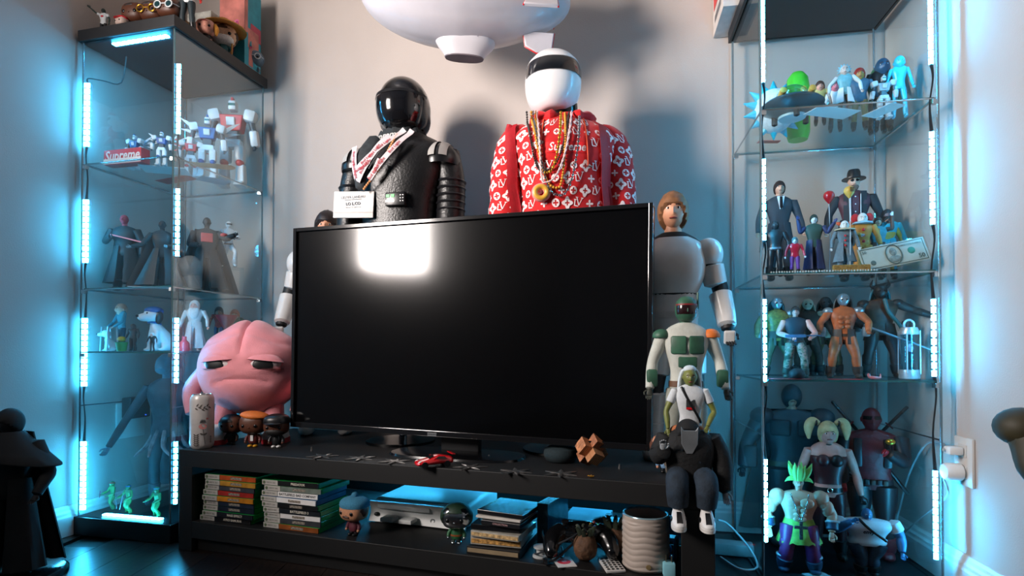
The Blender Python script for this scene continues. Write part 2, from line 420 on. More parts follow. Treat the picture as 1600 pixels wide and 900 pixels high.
# strips under the left top and on the left base
dn = V((0, 0, -1)); upv = V((0, 0, 1))
led_strip(caseL, CL.p(.05, .03, 1.596), CL.p(.27, .03, 1.596), dn); led_strip(caseL, CL.p(.06, .03, .0595), CL.p(.29, .03, .0595), upv)
G().tube([CL.p(CL.W-.012, .012, 1.47), CL.p(CL.W-.012, .014, 1.485), CL.p(CL.W-.03, .05, 1.492), CL.p(CL.W-.06, .09, 1.50), CL.p(CL.W-.07, .1, 1.593)], .0022, 6, sub=4).build('strip_cable', WIREM, caseL)

# ------------------------------------------------------------------ television bench
TY = .328; T1 = V((math.cos(TY), -math.sin(TY), 0)); T2 = V((math.sin(TY), math.cos(TY), 0)); T0 = V((-.992, 1.7184, 0))
BL_, BD = 1.506, .50
def bench(a, b, z=0): return T0+T1*a+T2*b+V((0, 0, z))
def b_at(px, b):          # distance along the bench for an image column at depth b
    u = (px-800)/F; q = T0+T2*b; return (u*q.y-q.x)/(T1.x-u*T1.y)
ZT, ZS = .2984, .090
br = thing('television_bench', 'long low black television bench with an open shelf', 'tv bench', bench(0, 0), -TY)
BM = mat('#050506', .6, nz=.12, ns=8, name='black_foil')
def bbox(nm, a0, a1, b0, b1, z0, z1): return G().box(((a0+a1)/2, (b0+b1)/2, (z0+z1)/2), (a1-a0, b1-b0, z1-z0)).build(nm, BM, br, smooth=False, bevel=.0015)
bbox('top_panel', 0, BL_, 0, BD, ZT-.05, ZT)
bbox('side_panel', 0, .05, 0, BD, 0, ZT-.05); bbox('side_panel', BL_-.07, BL_, 0, BD, 0, ZT-.05)
bbox('lower_shelf', .05, BL_-.07, .0, BD-.01, ZS-.05, ZS); bbox('back_panel', .05, BL_-.07, BD-.008, BD, ZS, ZT-.05)
bbox('plinth', .05, BL_-.07, .02, .04, 0, ZS-.05)
tagled = thing('led_light_strip', 'blue glowing light strip under the bench top at the back', 'light strip', (0, 0, 0))
for a0 in (.35, .80, 1.14): led_strip(tagled, bench(a0, BD-.03, ZT-.0505), bench(a0+.28, BD-.03, ZT-.0505), dn, m=LEDM2)
# ------------------------------------------------------------------ television
tvc = V((-.165, 1.595, .6577)); tvyaw = -.338; TW, TH = 1.083, .611
tv = thing('television', 'large flat black television standing on the bench', 'television', (tvc.x, tvc.y, ZT), tvyaw)
zc = tvc.z-ZT
g = G().rbox((0, .022, 0), (TW, .036, TH), .004); g.rbox((0, .05, -.06), (TW*.7, .04, TH*.6), .012)
q = g.build('housing', GLOSSB, tv, (0, 0, zc), (0, .012, 0))
g = G(); bz = .011
for sx in (-1, 1): g.box((sx*(TW/2-bz/2), 0, 0), (bz, .014, TH))
g.box((0, 0, TH/2-bz/2), (TW-2*bz, .014, bz)); g.box((0, 0, -TH/2+.008), (TW-2*bz, .014, .016))
g.build('bezel', mat('#141416', .12, nz=0, coat=.5), q, smooth=False, bevel=.0012)
SCR = mat('#050506', .12, nz=0, name='screen_glass'); G().box((0, .0035, .003), (TW-2*bz, .003, TH-bz-.016)).build('screen', SCR, q, smooth=False)
g = G().box((-.055, -.008, -TH/2+.006), (.028, .003, .009)); g.build('brand_plate', mat('#9ca0a3', .3, .7), q, smooth=False)
G().text('SAMSUNG', .006, fm(-.055, -.0098, -TH/2+.006), .0001).build('brand_lettering', BLACK, q, smooth=False)
G().loft([(0, .03, .0, .2, .09), (0, .03, .006, .195, .088), (0, .03, .01, .15, .07)], 40, 3).build('foot', GLOSSB, tv)
G().rbox((0, .06, .05), (.12, .03, .09), .008).build('neck', MATT, tv)

# ------------------------------------------------------------------ figure kit (unit height, feet at z = 0, facing -y)
EYEW = mat('#e8e6e0', .3, nz=0); EYEB = mat('#0a0a0c', .2, nz=0); LIP = mat('#8a4038', .5, nz=0)
def headfn(q):
    x, y, z = q
    if z < 0: x *= 1-.26*(-z)**1.3; y = y*(1-.16*(-z)) - .04*(-z)
    fr = max(0, -y)
    y -= .20*math.exp(-((x/.15)**2+((z+.12)/.20)**2))*fr            # nose
    y += .10*(math.exp(-(((x-.36)/.2)**2+((z-.08)/.14)**2))+math.exp(-(((x+.36)/.2)**2+((z-.08)/.14)**2)))*fr   # sockets
    y -= .09*math.exp(-((x/.3)**2+((z+.82)/.16)**2))*fr             # chin
    y -= .05*math.exp(-((x/.5)**2+((z-.26)/.1)**2))*fr              # brow
    return (x, y, z)
def head_part(root, c, r, skin, eyes=True, ears=True, mouth=LIP, brow=BROWN):
    g = G().ell(c, r, 24, 18, fn=headfn)
    if ears:
        for s in (-1, 1): g.ell((c[0]+s*r[0]*.97, c[1]+r[1]*.1, c[2]-r[2]*.02), (r[0]*.13, r[1]*.2, r[2]*.22), 8, 6)
    hd = g.build('head', skin, root)
    if eyes:
        for s in (-1, 1):
            g = G(); g.ell((c[0]+s*r[0]*.36, c[1]-r[1]*.80, c[2]+r[2]*.08), (r[0]*.17, r[1]*.1, r[2]*.085), 8, 6)
            g.cur = 1; g.ell((c[0]+s*r[0]*.36, c[1]-r[1]*.87, c[2]+r[2]*.08), (r[0]*.075, r[1]*.05, r[2]*.075), 8, 6)
            g.build('eye', [EYEW, EYEB], hd)
        if brow:
            for s in (-1, 1): G().tube([(c[0]+s*r[0]*.18, c[1]-r[1]*.95, c[2]+r[2]*.24), (c[0]+s*r[0]*.38, c[1]-r[1]*.93, c[2]+r[2]*.29), (c[0]+s*r[0]*.56, c[1]-r[1]*.8, c[2]+r[2]*.23)], r[0]*.05, 6).build('eyebrow', brow, hd)
        if mouth: G().tube([(c[0]-r[0]*.26, c[1]-r[1]*.80, c[2]-r[2]*.47), (c[0], c[1]-r[1]*.93, c[2]-r[2]*.45), (c[0]+r[0]*.26, c[1]-r[1]*.80, c[2]-r[2]*.47)], r[0]*.06, 6, sub=2).build('mouth', mouth, hd)
    return hd
def hair_part(root, c, r, m, front=.35, back=-.75, k=1.12, lump=.05, name='hair', fr=9):
    def fn(q):
        t = (q.y+1)/2                      # 0 front .. 1 back
        lim = front+(back-front)*min(1, t*1.7)
        f = k+lump*noise.noise(V((q.x*fr, q.y*fr, q.z*3))) if q.z > lim else max(.8, k-(lim-q.z)*2.2)
        return (q.x*f, q.y*f, q.z*f)
    return G().ell(c, r, 28, 20, fn=fn).build(name, m, root)
def hand_part(root, wr, d, size, m, name='hand', side=1, curl=.45, palm_n=(0, -1, 0)):
    d = V(d).normalized(); n_ = V(palm_n); n_ = (n_-d*n_.dot(d)); n_ = n_.normalized() if n_.length > .1 else V((1, 0, 0)); a = d.cross(n_).normalized()*side
    w_ = V(wr); s = size; g = G()
    g.tube([w_, w_+d*.25*s, w_+d*.5*s], [.13*s, .2*s, .2*s], 8, flat=.55, up=n_)
    for i, (off, ln) in enumerate(((-.16, .42), (-.055, .5), (.05, .47), (.15, .37))):
        b = w_+d*.48*s+a*off*s; m1 = b+d*ln*.5*s+n_*ln*curl*.25*s; e = b+d*ln*(.95-.5*curl)*s+n_*ln*curl*s
        g.tube([b, m1, e], [.062*s, .055*s, .042*s], 6, sub=2)
    b = w_+d*.18*s-a*.16*s; g.tube([b, b-a*.17*s+d*.18*s+n_*.06*s, b-a*.14*s+d*.38*s+n_*.16*s], [.07*s, .062*s, .045*s], 6, sub=2)
    return g.build(name, m, root)
def limb(root, name, pts, rad, m, n=10, sub=4): return G().tube(pts, rad, n, sub=sub).build(name, m, root)
AD = {'R': [(.165, .005, .635), (.185, -.05, .485)], 'L': [(-.165, .005, .635), (-.185, -.05, .485)]}
LD = {'R': [(.072, -.012, .27), (.085, .012, .045)], 'L': [(-.072, -.012, .27), (-.085, .012, .045)]}
def fig(name, label, loc, h, rz=0, cat='figurine', group=None, skin=SKIN, hair=None, top=BLACK, legs=BLACK, boots=BLACK, hands=None,
        w=1, lw=1, hs=1, arms=None, legp=None, sleeve=1.0, belt=None, coat=None, coatz=.25, flare=1.5, bh=.12, eyes=True, hairkw=None, face_only=False, mouth=LIP, yoff=0, nolegs=False, handsz=.085, head=True, dep=1, armm=None, brow=BROWN):
    r = thing(name, label, cat, loc, rz, h, group)
    hd = None
    if head:
        hr = (.048*hs, .058*hs, .066*hs); hc = (0, -.008, 1-.066*hs-.004)
        hd = head_part(r, hc, hr, skin, eyes, mouth=mouth, brow=brow)
        G().tube([(0, .006, .80), (0, 0, hc[2]-hr[2]*.5)], [.036, .03*hs], 10).build('neck', skin, r)
        if hair: hair_part(r, hc, hr, hair, **(hairkw or {}))
    sec = [(0, 0, .455, .078*w, .052*dep), (0, 0, .50, .086*w, .06*dep), (0, 0, .57, .077*w, .054*dep), (0, -.002, .64, .088*w, .06*dep), (0, -.006, .72, .108*w, .068*dep), (0, -.002, .785, .112*w, .058*dep), (0, .004, .825, .085*w, .046*dep), (0, .006, .85, .045, .04)]
    G().loft(sec, 24, 2.4, sub=3).build('jacket' if coat else 'torso', top, r)
    ap = dict(AD); ap.update(arms or {})
    for sd, s in (('R', 1), ('L', -1)):
        sh = V((s*.112*w, 0, .79)); e_, w_ = V(ap[sd][0]), V(ap[sd][1])
        if not arms or sd not in arms: e_.x *= w; w_.x *= w
        r0 = .034*lw
        am = armm or top
        if sleeve >= .99: limb(r, 'arm', [sh, sh.lerp(e_, .5), e_, e_.lerp(w_, .4), w_], [r0*1.15, r0*1.05, r0*.86, r0*.9, r0*.68], am)
        else:
            limb(r, 'arm', [sh, sh.lerp(e_, .5), e_, e_.lerp(w_, .4), w_], [r0*1.05, r0*1.02, r0*.78, r0*.86, r0*.56], skin)
            if sleeve > 0: limb(r, 'sleeve', [sh.lerp(e_, -.06), sh.lerp(e_, .4), sh.lerp(e_, sleeve)], [r0*1.25, r0*1.28, r0*1.25], am)
        hand_part(r, w_, (w_-e_), handsz, hands or skin, side=s)
    if not nolegs:
        lp = dict(LD); lp.update(legp or {})
        for sd, s in (('R', 1), ('L', -1)):
            hp = V((s*.05*w, 0, .475)); kn, an = V(lp[sd][0]), V(lp[sd][1]); r0 = .05*lw
            limb(r, 'leg', [hp, hp.lerp(kn, .45), kn, kn.lerp(an, .35), an], [r0*1.12, r0*1.05, r0*.78, r0*.82, r0*.55], legs)
            if boots:
                g = G(); k2 = an.lerp(kn, .42); g.tube([k2, an.lerp(kn, .2), an], [r0*.93, r0*.88, r0*.72], 10, sub=2)
                g.ell((an.x, an.y-.03, an.z-.018), (.031*max(lw, .8), .072, .030), 12, 8, e=.8); g.build('boot', boots, r)
    if coat:
        z0 = coatz; n_ = 30; rows = []
        for j in range(7):
            t = j/6; z = .58+(z0-.58)*t; k_ = 1+(flare-1)*t; row = []
            for i in range(n_+1):
                a = -PI/2+.28*(1-.3*t)+(2*PI-.56*(1-.3*t))*i/n_; rp = 1+.05*t*math.sin(i*1.9)
                row.append((.092*w*k_*rp*math.cos(a), .068*dep*k_*rp*math.sin(a), z))
            rows.append(row)
        g = G()
        nn = len(rows); a_ = [V(p) for q in rows for p in q]; ins = [V((p.x*.93, p.y*.93, p.z)) for p in a_]; K = len(a_); m_ = n_+1
        fs = []
        for j in range(nn-1):
            for i in range(n_): q = (j*m_+i, j*m_+i+1, (j+1)*m_+i+1, (j+1)*m_+i); fs.append(q); fs.append(tuple(x+K for x in q))
        for j in range(nn-1):
            for i in (0, n_): fs.append((j*m_+i, (j+1)*m_+i, (j+1)*m_+i+K, j*m_+i+K))
        for i in range(n_): fs.append(((nn-1)*m_+i, (nn-1)*m_+i+1, (nn-1)*m_+i+1+K, (nn-1)*m_+i+K))
        g.add(a_+ins, fs); g.build('coat_skirt', coat, r)
    if belt: G().loft([(0, 0, .492, .0885*w, .0625*dep), (0, 0, .525, .0865*w, .061*dep)], 24, 2.4).build('belt', belt, r)
    return r
def cape(r, m, z0=.82, z1=.05, w0=.11, w1=.2, y0=.06, y1=.14, th=.012):
    rows = []
    for j in range(10):
        t = j/9; row = []
        for i in range(17):
            s = i/8-1; ww_ = w0+(w1-w0)*t
            row.append((s*ww_, y0+(y1-y0)*t-.05*s*s*(1-t)+.014*t*math.cos(i*2.1), z0+(z1-z0)*t))
        rows.append(row)
    return G().sheet(rows, th).build('cape', m, r)
def bighead(label, loc, h, rz=0, skin=DKSKIN, hair=BLACK, top=BLACK, legs=BLACK, shoes=BLACK, hat=None, glasses=None, group=None, beard=None, hairkw=None, name='vinyl_figurine', lens=None, eyes=True):
    """figurine with an oversized rounded head"""
    r = thing(name, label, 'figurine', loc, rz, h, group)
    hc = (0, 0, .66); hr = (.36, .31, .29)
    hd = G().ell(hc, hr, 24, 16, e=.72).build('head', skin, r)
    if eyes: 
        for s in (-1, 1): G().ell((s*.17, -.285, .62), (.052, .03, .052), 12, 8).build('eye', EYEB, hd)
        G().ell((0, -.305, .575), (.025, .025, .02), 8, 6).build('nose', skin, hd)
    if hair: hair_part(r, hc, (hr[0]*1.0, hr[1]*1.0, hr[2]*1.0), hair, **(hairkw or dict(front=.45, back=-.8, k=1.1, lump=.04)))
    if beard: G().ell((0, -.06, .5), (.3, .265, .13), 16, 10, e=.75).build('beard', beard, hd)
    if glasses:
        g = G()
        for s in (-1, 1): g.torus((s*.18, -.33, .64), .105, .02, 18, 6)
        g.tube([(-.08, -.33, .66), (.08, -.33, .66)], .017, 6)
        for s in (-1, 1): g.tube([(s*.285, -.32, .65), (s*.36, -.1, .66)], .017, 6)
        gl = g.build('glasses', glasses, r)
        if lens:
            g = G()
            for s in (-1, 1): g.lathe([(0, 0), (.1, .0), (.1, .008), (0, .008)], 16)
            g = G(); 
            for s in (-1, 1): g.ell((s*.18, -.335, .64), (.098, .012, .098), 14, 8)
            g.build('lens', lens, gl)
    if hat == 'cap': pass
    G().loft([(0, 0, .12, .12, .1), (0, 0, .2, .145, .115), (0, 0, .3, .13, .1), (0, 0, .4, .09, .08)], 18, 2.3, sub=2).build('torso', top, r)
    for s in (-1, 1):
        limb(r, 'arm', [(s*.12, 0, .34), (s*.19, -.01, .25), (s*.2, -.05, .17)], [.05, .052, .045], top)
        G().ell((s*.2, -.06, .145), (.04, .045, .04), 8, 6).build('hand', skin, r)
        g = G().tube([(s*.065, 0, .17), (s*.07, 0, .06)], [.06, .055], 10); g.build('leg', legs, r)
        G().ell((s*.075, -.04, .035), (.06, .1, .036), 12, 8, e=.8).build('shoe', shoes, r)
    return r
def onfoot(px, foot, top, z):
    d = dat(foot, z); p = at(px, foot, d); return V((p.x, d, z)), zat(top, d)-z
def inb(cs, px, b, z, top, lo_=.03):
    a = cs.at_b(px, b); a = min(max(a, lo_), cs.W-lo_); p = cs.p(a, b, z+.0008); return p, zat(top, p.y)-z
def ina(cs, px, a, z, top):
    b = cs.at_a(px, a); b = min(max(b, .03), cs.D-.03); p = cs.p(a, b, z+.0008); return p, zat(top, p.y)-z
def face_cam(p, extra=0): return math.atan2(p.x, p.y)*-1+extra
def bsurf(g):
    return BVHTree.FromPolygons([V(p) for p in g.v], g.f)

# ------------------------------------------------------------------ bust in the red printed hoodie
HOOD = mat('#c4040c', .8, nz=.05, ns=40, bump=.25, bs=500, sheen=.2, name='red_fleece'); PRINT = mat('#f1dcdc', .8, nz=.03, name='white_print')
STRAP = mat('#a80a1c', .6, nz=.1, ns=60, bump=.2, bs=300, name='red_webbing')
D2 = 1.70; bp = at(880, 330, D2); SC = D2/F         # metres per photo pixel at this depth
def px_(x): return (x-880)*SC
def pz_(y): return (548.8-y)*SC+HC-.0
bust2 = thing('mannequin_bust', 'mannequin bust in a red printed hoodie and white helmet above the television', 'mannequin', (bp.x, D2, ZT))
ZO = ZT
sec = [(0, .0, .34, .16, .10), (0, 0, .50, .15, .10), (0, 0, .62, px_(975)*.86, .105), (0, -.01, pz_(300)-ZO, px_(950)*.98, .115), (0, -.01, pz_(250)-ZO, px_(957), .112), (0, 0, pz_(220)-ZO, px_(962), .098), (0, .005, pz_(205)-ZO, px_(950), .082), (0, .01, pz_(193)-ZO, px_(928), .068), (0, .01, pz_(183)-ZO, px_(903), .058)]
gh = G().loft(sec, 48, 2.3, sub=5)
# sleeves
def slv(s, xs):
    return [(s*px_(xs[0]), .005, pz_(205)-ZO), (s*px_(xs[1]), .0, pz_(225)-ZO), (s*px_(xs[2]), -.01, pz_(275)-ZO), (s*px_(xs[3]), -.02, pz_(330)-ZO), (s*px_(xs[4]), -.05, pz_(390)-ZO), (s*px_(xs[4])*.9, -.10, pz_(430)-ZO)]
slR = slv(1, (935, 955, 964, 966, 966)); slL = [(x, y, z) for x, y, z in slv(-1, (935, 957, 967, 969, 968))]
RS = [.030, .046, .049, .05, .046, .04]
def wrinkle(g, amp, f):
    g.v = [tuple(V(p)*1+V((noise.noise(V((p[0]*f, p[1]*f, p[2]*f*2))), noise.noise(V((p[0]*f+9, p[1]*f, p[2]*f*2))), 0))*amp) for p in g.v]; return g
wrinkle(gh, .006, 22)
hood = gh.build('hoodie', HOOD, bust2)
gR = wrinkle(G().tube(slR, RS, 24, sub=7), .006, 24); gL = wrinkle(G().tube(slL, RS, 24, sub=7), .006, 24)
gR.build('sleeve', HOOD, bust2); gL.build('sleeve', HOOD, bust2)
# hood lying round the neck
g = G(); hz = pz_(190)-ZO
rows = []
for i in range(40):
    a = -PI/2+.35+(2*PI-.7)*i/39
    rows.append((math.cos(a)*px_(921), .015+math.sin(a)*.075, hz+.012+.012*math.sin(a)))
wrinkle(G().tube(rows, [.012+.012*math.sin(PI*i/39)+.004*math.sin(i*1.7) for i in range(40)], 12), .004, 40).build('hood', HOOD, bust2)
bvt = bsurf(gh); bvR = bsurf(gR); bvL = bsurf(gL)
def front_y(x, z, bv=None):
    best = None
    for b in ([bv] if bv else [bvt, bvR, bvL]):
        h = b.ray_cast(V((x, -1, z)), V((0, 1, 0)))
        if h[0] is not None and (best is None or h[0].y < best): best = h[0].y
    return best
# printed monogram: letters, four-petal flowers, ringed flowers, diamonds laid on the cloth
def petal(r0, r1, k, ph=0, n_=32): return [((r0+(r1-r0)*(.5+.5*math.cos(k*(2*PI*i/n_-ph)))**.7)*math.sin(2*PI*i/n_), (r0+(r1-r0)*(.5+.5*math.cos(k*(2*PI*i/n_-ph)))**.7)*math.cos(2*PI*i/n_)) for i in range(n_)]
def ring(outer, inner):
    n_ = len(outer); return [(outer[i], outer[(i+1) % n_], inner[(i+1) % n_], inner[i]) for i in range(n_)]
def fan(poly): return [((0, 0), poly[i], poly[(i+1) % len(poly)]) for i in range(len(poly))]
def seg(a, b, w_):
    d = V((b[0]-a[0], b[1]-a[1])); n_ = V((-d.y, d.x)).normalized()*w_/2; out = []
    k_ = 4
    for i in range(k_):
        p = V(a)+d*i/k_; q = V(a)+d*(i+1)/k_; out.append(((p+n_)[:], (q+n_)[:], (q-n_)[:], (p-n_)[:]))
    return out
def circ(r, n_=32): return [(r*math.sin(2*PI*i/n_), r*math.cos(2*PI*i/n_)) for i in range(n_)]
def dia(r, n_=32): 
    o_ = []
    for i in range(n_):
        a = 2*PI*i/n_; rr = r*(.62+.38*abs(math.cos(2*a))**2.2); o_.append((rr*math.sin(a), rr*math.cos(a)))
    return o_
SYM = [
    seg((-.75, .55), (-.75, -.55), .20)+seg((-.75, -.52), (-.0, -.52), .18)+seg((-.98, .55), (-.5, .55), .12)+seg((-.45, .95), (.12, -.35), .22)+seg((.12, -.35), (.62, .95), .14)+seg((-.68, .95), (-.2, .95), .12)+seg((.38, .95), (.85, .95), .12),
    fan(petal(.16, .8, 4)),
    ring(circ(.78), petal(.18, .58, 4)),
    ring(dia(.98), petal(.13, .42, 4)),
]
gp = G()
def lay(bv, axis, sym, cx, cz, s, rot, off=.0012):
    """put a symbol on the cloth by casting from round the limb axis (axis: function z -> (x, y))"""
    ca, sa = math.cos(rot), math.sin(rot); vs_ = []; fs = []
    for poly in sym:
        idx = []
        for (x, z) in poly:
            X, Z = (x*ca-z*sa)*s, (x*sa+z*ca)*s
            ax = axis(cz+Z); ang = cx+X/ax[2]; dr = V((math.sin(ang), -math.cos(ang), 0)); o_ = V((ax[0], ax[1], cz+Z))
            h = bv.ray_cast(o_+dr*.5, -dr)
            if h[0] is None: return
            idx.append(len(vs_)); vs_.append(h[0]+dr*off)
        fs.append(idx)
    gp.add(vs_, fs)
def axis_t(z): return (0, 0, .135)
def mkaxis(path):
    def f(z):
        for i in range(len(path)-1):
            a, b = path[i], path[i+1]
            if b[2] <= z <= a[2]: t = (a[2]-z)/(a[2]-b[2]); return (a[0]+(b[0]-a[0])*t, a[1]+(b[1]-a[1])*t, .052)
        q = path[0] if z > path[0][2] else path[-1]; return (q[0], q[1], .052)
    return f
zl = pz_(251)-ZO
for (bv, ax, a0, a1, da, z0, z1) in ((bvt, axis_t, -1.45, 1.45, .265, .60, .945), (bvR, mkaxis(slR), -1.0, 1.9, .66, .60, .915), (bvL, mkaxis(slL), -1.9, 1.0, .66, .60, .915)):
    z = z0; row = 0
    while z < z1:
        a = a0+(da/2 if row % 2 else 0); j = 0
        while a < a1:
            i_ = (j+row*2) % 4
            box_logo = bv is bvt and abs(a) < .58 and zl-.03 < z < zl+.03
            if not box_logo: lay(bv, ax, SYM[i_], a, z, (.0155, .0135, .014, .0185)[i_]*random.uniform(.92, 1.08), random.uniform(-.12, .12))
            a += da; j += 1
        z += .034; row += 1
o = gp.build('monogram_print', PRINT, bust2, smooth=False)
# box logo
g = G(); g2 = G()
nn = 14; rows = []
for zz in (-.0155, .0155):
    rows.append([(x*.058/7, front_y(x*.058/7, zl+zz, bvt)-.0016, zl+zz) for x in range(-7, 8)])
g.sheet(rows, .0006).build('box_logo', mat('#e01019', .6, nz=.03), bust2, smooth=False)
t = G().text('Supreme', .034, Matrix.Identity(4), .0001, off=.0006, shear=.25, w=.104)
t.v = [(x, front_y(x, zl+y, bvt)-.0026+z, zl+y) for x, y, z in t.v]; t.build('logo_lettering', PRINT, bust2, smooth=False)
# neck, helmet with one plain visor band
G().tube([(0, .015, pz_(205)-ZO), (0, .01, pz_(160)-ZO)], [.048, .044], 20).build('neck', GLOSSB, bust2)
hz0 = pz_(130)-ZO
def helm(q):
    x, y, z = q
    if z < -.35: x *= 1.0+.06*(-z-.35); y *= 1+.10*(-z-.35)
    if z < -.4 and y < 0: y -= .16*math.exp(-(x/.4)**2)*(-z-.4)
    return (x, y, max(z, -.92))
hl = G().ell((-.03, 0, hz0), (.083, .098, .094), 40, 28, e=.9, fn=helm).build('helmet', mat('#e4e3e4', .28, nz=.02, coat=.3), bust2)
def band(c, r, z0, z1, a0, a1, k, nz=6, na=28, fnz=None):
    rows = []
    for j in range(nz+1):
        z = z0+(z1-z0)*j/nz; row = []
        for i in range(na+1):
            a = a0+(a1-a0)*i/na; zz = z+(fnz(a) if fnz else 0); rad = math.sqrt(max(0, 1-zz*zz))**.9*k
            sp = lambda q: math.copysign(abs(q)**.9, q)
            row.append((c[0]+r[0]*rad*sp(math.sin(a)), c[1]-r[1]*rad*sp(math.cos(a)), c[2]+r[2]*math.copysign(abs(zz)**.9, zz)*1.0))
        rows.append(row)
    return G().sheet(rows, .002)
hc_ = (-.03, 0, hz0); hr_ = (.083, .098, .094)
band(hc_, hr_, .0, .40, -1.25, 1.25, 1.03).build('visor', mat('#15161a', .12, nz=0, coat=.6), hl)
band(hc_, hr_, .42, .52, -1.5, 1.5, 1.035).build('brow_ridge', mat('#e4e3e4', .28, nz=.02), hl)
# rucksack straps
for s, xs in ((-1, (800, 797, 800, 806)), (1, (930, 938, 940, 944))):
    rows = []
    for j, y in enumerate((198, 207, 230, 265, 300, 335, 370)):
        xc = px_(xs[0] if j < 1 else xs[1] if j < 3 else xs[2] if j < 5 else xs[3]); z = pz_(y)-ZO; row = []
        for i in range(5):
            x = xc+(i-2)*.0075*(1.1 if s > 0 else 1); fy = front_y(x, z); fy = fy if fy is not None else -.02
            row.append((x, fy-.009, z))
        rows.append(row)
    G().sheet(rows, .004).build('rucksack_strap', STRAP, bust2)
for s, x0, x1, y1 in ((-1, 848, 842, 240), (1, 908, 911, 278)):
    pts = [(px_(x0+(x1-x0)*t/5), 0, pz_(196+(y1-196)*t/5)-ZO) for t in range(6)]
    pts = [(x, (front_y(x, z, bvt) or -.05)-.004, z) for x, y, z in pts]
    dsr = G().tube(pts, .0022, 6, sub=2).build('drawstring', mat('#d8451c', .7), bust2)
    p = V(pts[-1]); G().tube([p, p+V((s*.010, -.002, -.004))], .003, 8).build('aglet', CHROME, dsr)
g = G().tube([(0, .02, .02), (0, .02, .36)], .014, 12); g.build('pole', CHROME, bust2); G().lathe([(0, 0), (.12, 0), (.12, .008), (.02, .018), (0, .018)], 32).build('foot_plate', GLOSSB, bust2)
# necklaces hanging on the hoodie
def necklace(label, m, xl, xr, xb, yb, y0, kind, r_, off=.004, name='necklace'):
    n_ = 60; pts = []
    for i in range(n_+1):
        t = i/n_*2-1; yy = y0+(yb-y0)*(1-abs(t)**2.0); side = xl if t < 0 else xr
        x = px_(xb+(side-xb)*abs(t)**.72); z = pz_(yy)-ZO; fy = front_y(x, z, bvt)
        fy = min(fy if fy is not None else -.05, -.035)
        pts.append(V((x, fy-off-r_, z)))
    nk = thing(name, label, 'necklace', (bp.x, D2, ZT))
    pts = [V((p[0], p[1], p[2])) for p in catmull([tuple(p) for p in pts], 2)]
    g = G()
    if kind == 'tube': g.tube(pts[::2], r_, 8)
    elif kind == 'rope':
        for ph in (0, PI): g.tube([p+V((math.cos(i*.9+ph)*r_*.6, math.sin(i*.9+ph)*r_*.6, 0)) for i, p in enumerate(pts)], r_*.75, 6)
    else:
        L_ = 0; last = pts[0]; st = r_*2.05
        acc = [pts[0]]
        for p in pts[1:]:
            while (p-acc[-1]).length > st: acc.append(acc[-1]+(p-acc[-1]).normalized()*st)
        for i, p in enumerate(acc):
            if kind == 'link' : g.ell(p, (r_*(1.15 if i % 2 else .7), r_*.6, r_*1.2), 6, 4)
            else: g.ell(p, r_, 8, 6)
    g.build('links' if kind == 'link' else 'strand', m, nk); return nk, pts
WOODB = mat('#c98a1c', .5, nz=.2, ns=300)
necklace('black beaded necklace, outermost at the left on the red hoodie', BLACK, 822, 886, 846, 286, 186, 'bead', .0034)
necklace('yellow ochre beaded necklace on the red hoodie', WOODB, 829, 880, 866, 312, 186, 'bead', .0040)
necklace('gold curb chain necklace, shortest one on the red hoodie', GOLD, 836, 874, 850, 290, 186, 'link', .0036, .007)
necklace('long silver link chain on the red hoodie', CHROME, 832, 902, 868, 323, 186, 'link', .0034, .008)
nk, pts = necklace('white cord necklace with doughnut pendant on the red hoodie', mat('#d9b9b9', .5), 838, 890, 846, 304, 186, 'rope', .0026, .01)
dz = pz_(318)-ZO; dx = px_(842); dy = (front_y(dx, dz, bvt) or -.1)-.014
pd = G().torus((dx, dy, dz), .017, .0095, 28, 12).build('doughnut_pendant', mat('#e58f86', .35, nz=.06), nk)
g = G().torus((dx, dy-.0035, dz), .0165, .0075, 28, 10); g.build('icing', mat('#d8a13a', .35), pd)

# ------------------------------------------------------------------ black armoured bust
D1 = 1.86; S1 = D1/F; bp1 = at(627, 340, D1)
def qx(x): return (x-627)*S1
def qz(y): return (548.8-y)*S1+HC-ZT
LEA = mat('#0e0e10', .38, nz=.2, ns=60, bump=.3, bs=150, name='black_leather'); ARM = mat('#141417', .28, nz=.1)
bust1 = thing('mannequin_bust', 'black armoured mannequin bust with a glossy black helmet behind the television', 'mannequin', (bp1.x, D1, ZT), -.22)
gb = G().loft([(0, 0, .36, .13, .09), (0, 0, .55, .125, .09), (0, 0, qz(330), .125, .095), (0, -.005, qz(280), .15, .10), (0, 0, qz(245), .155, .09), (0, .005, qz(228), .135, .075), (0, .01, qz(215), .09, .06), (0, .01, qz(205), .055, .05)], 40, 2.4, sub=4)
gb.build('torso', LEA, bust1); bvb = bsurf(gb)
def fy1(x, z):
    h = bvb.ray_cast(V((x, -1, z)), V((0, 1, 0))); return h[0].y if h[0] is not None else -.06
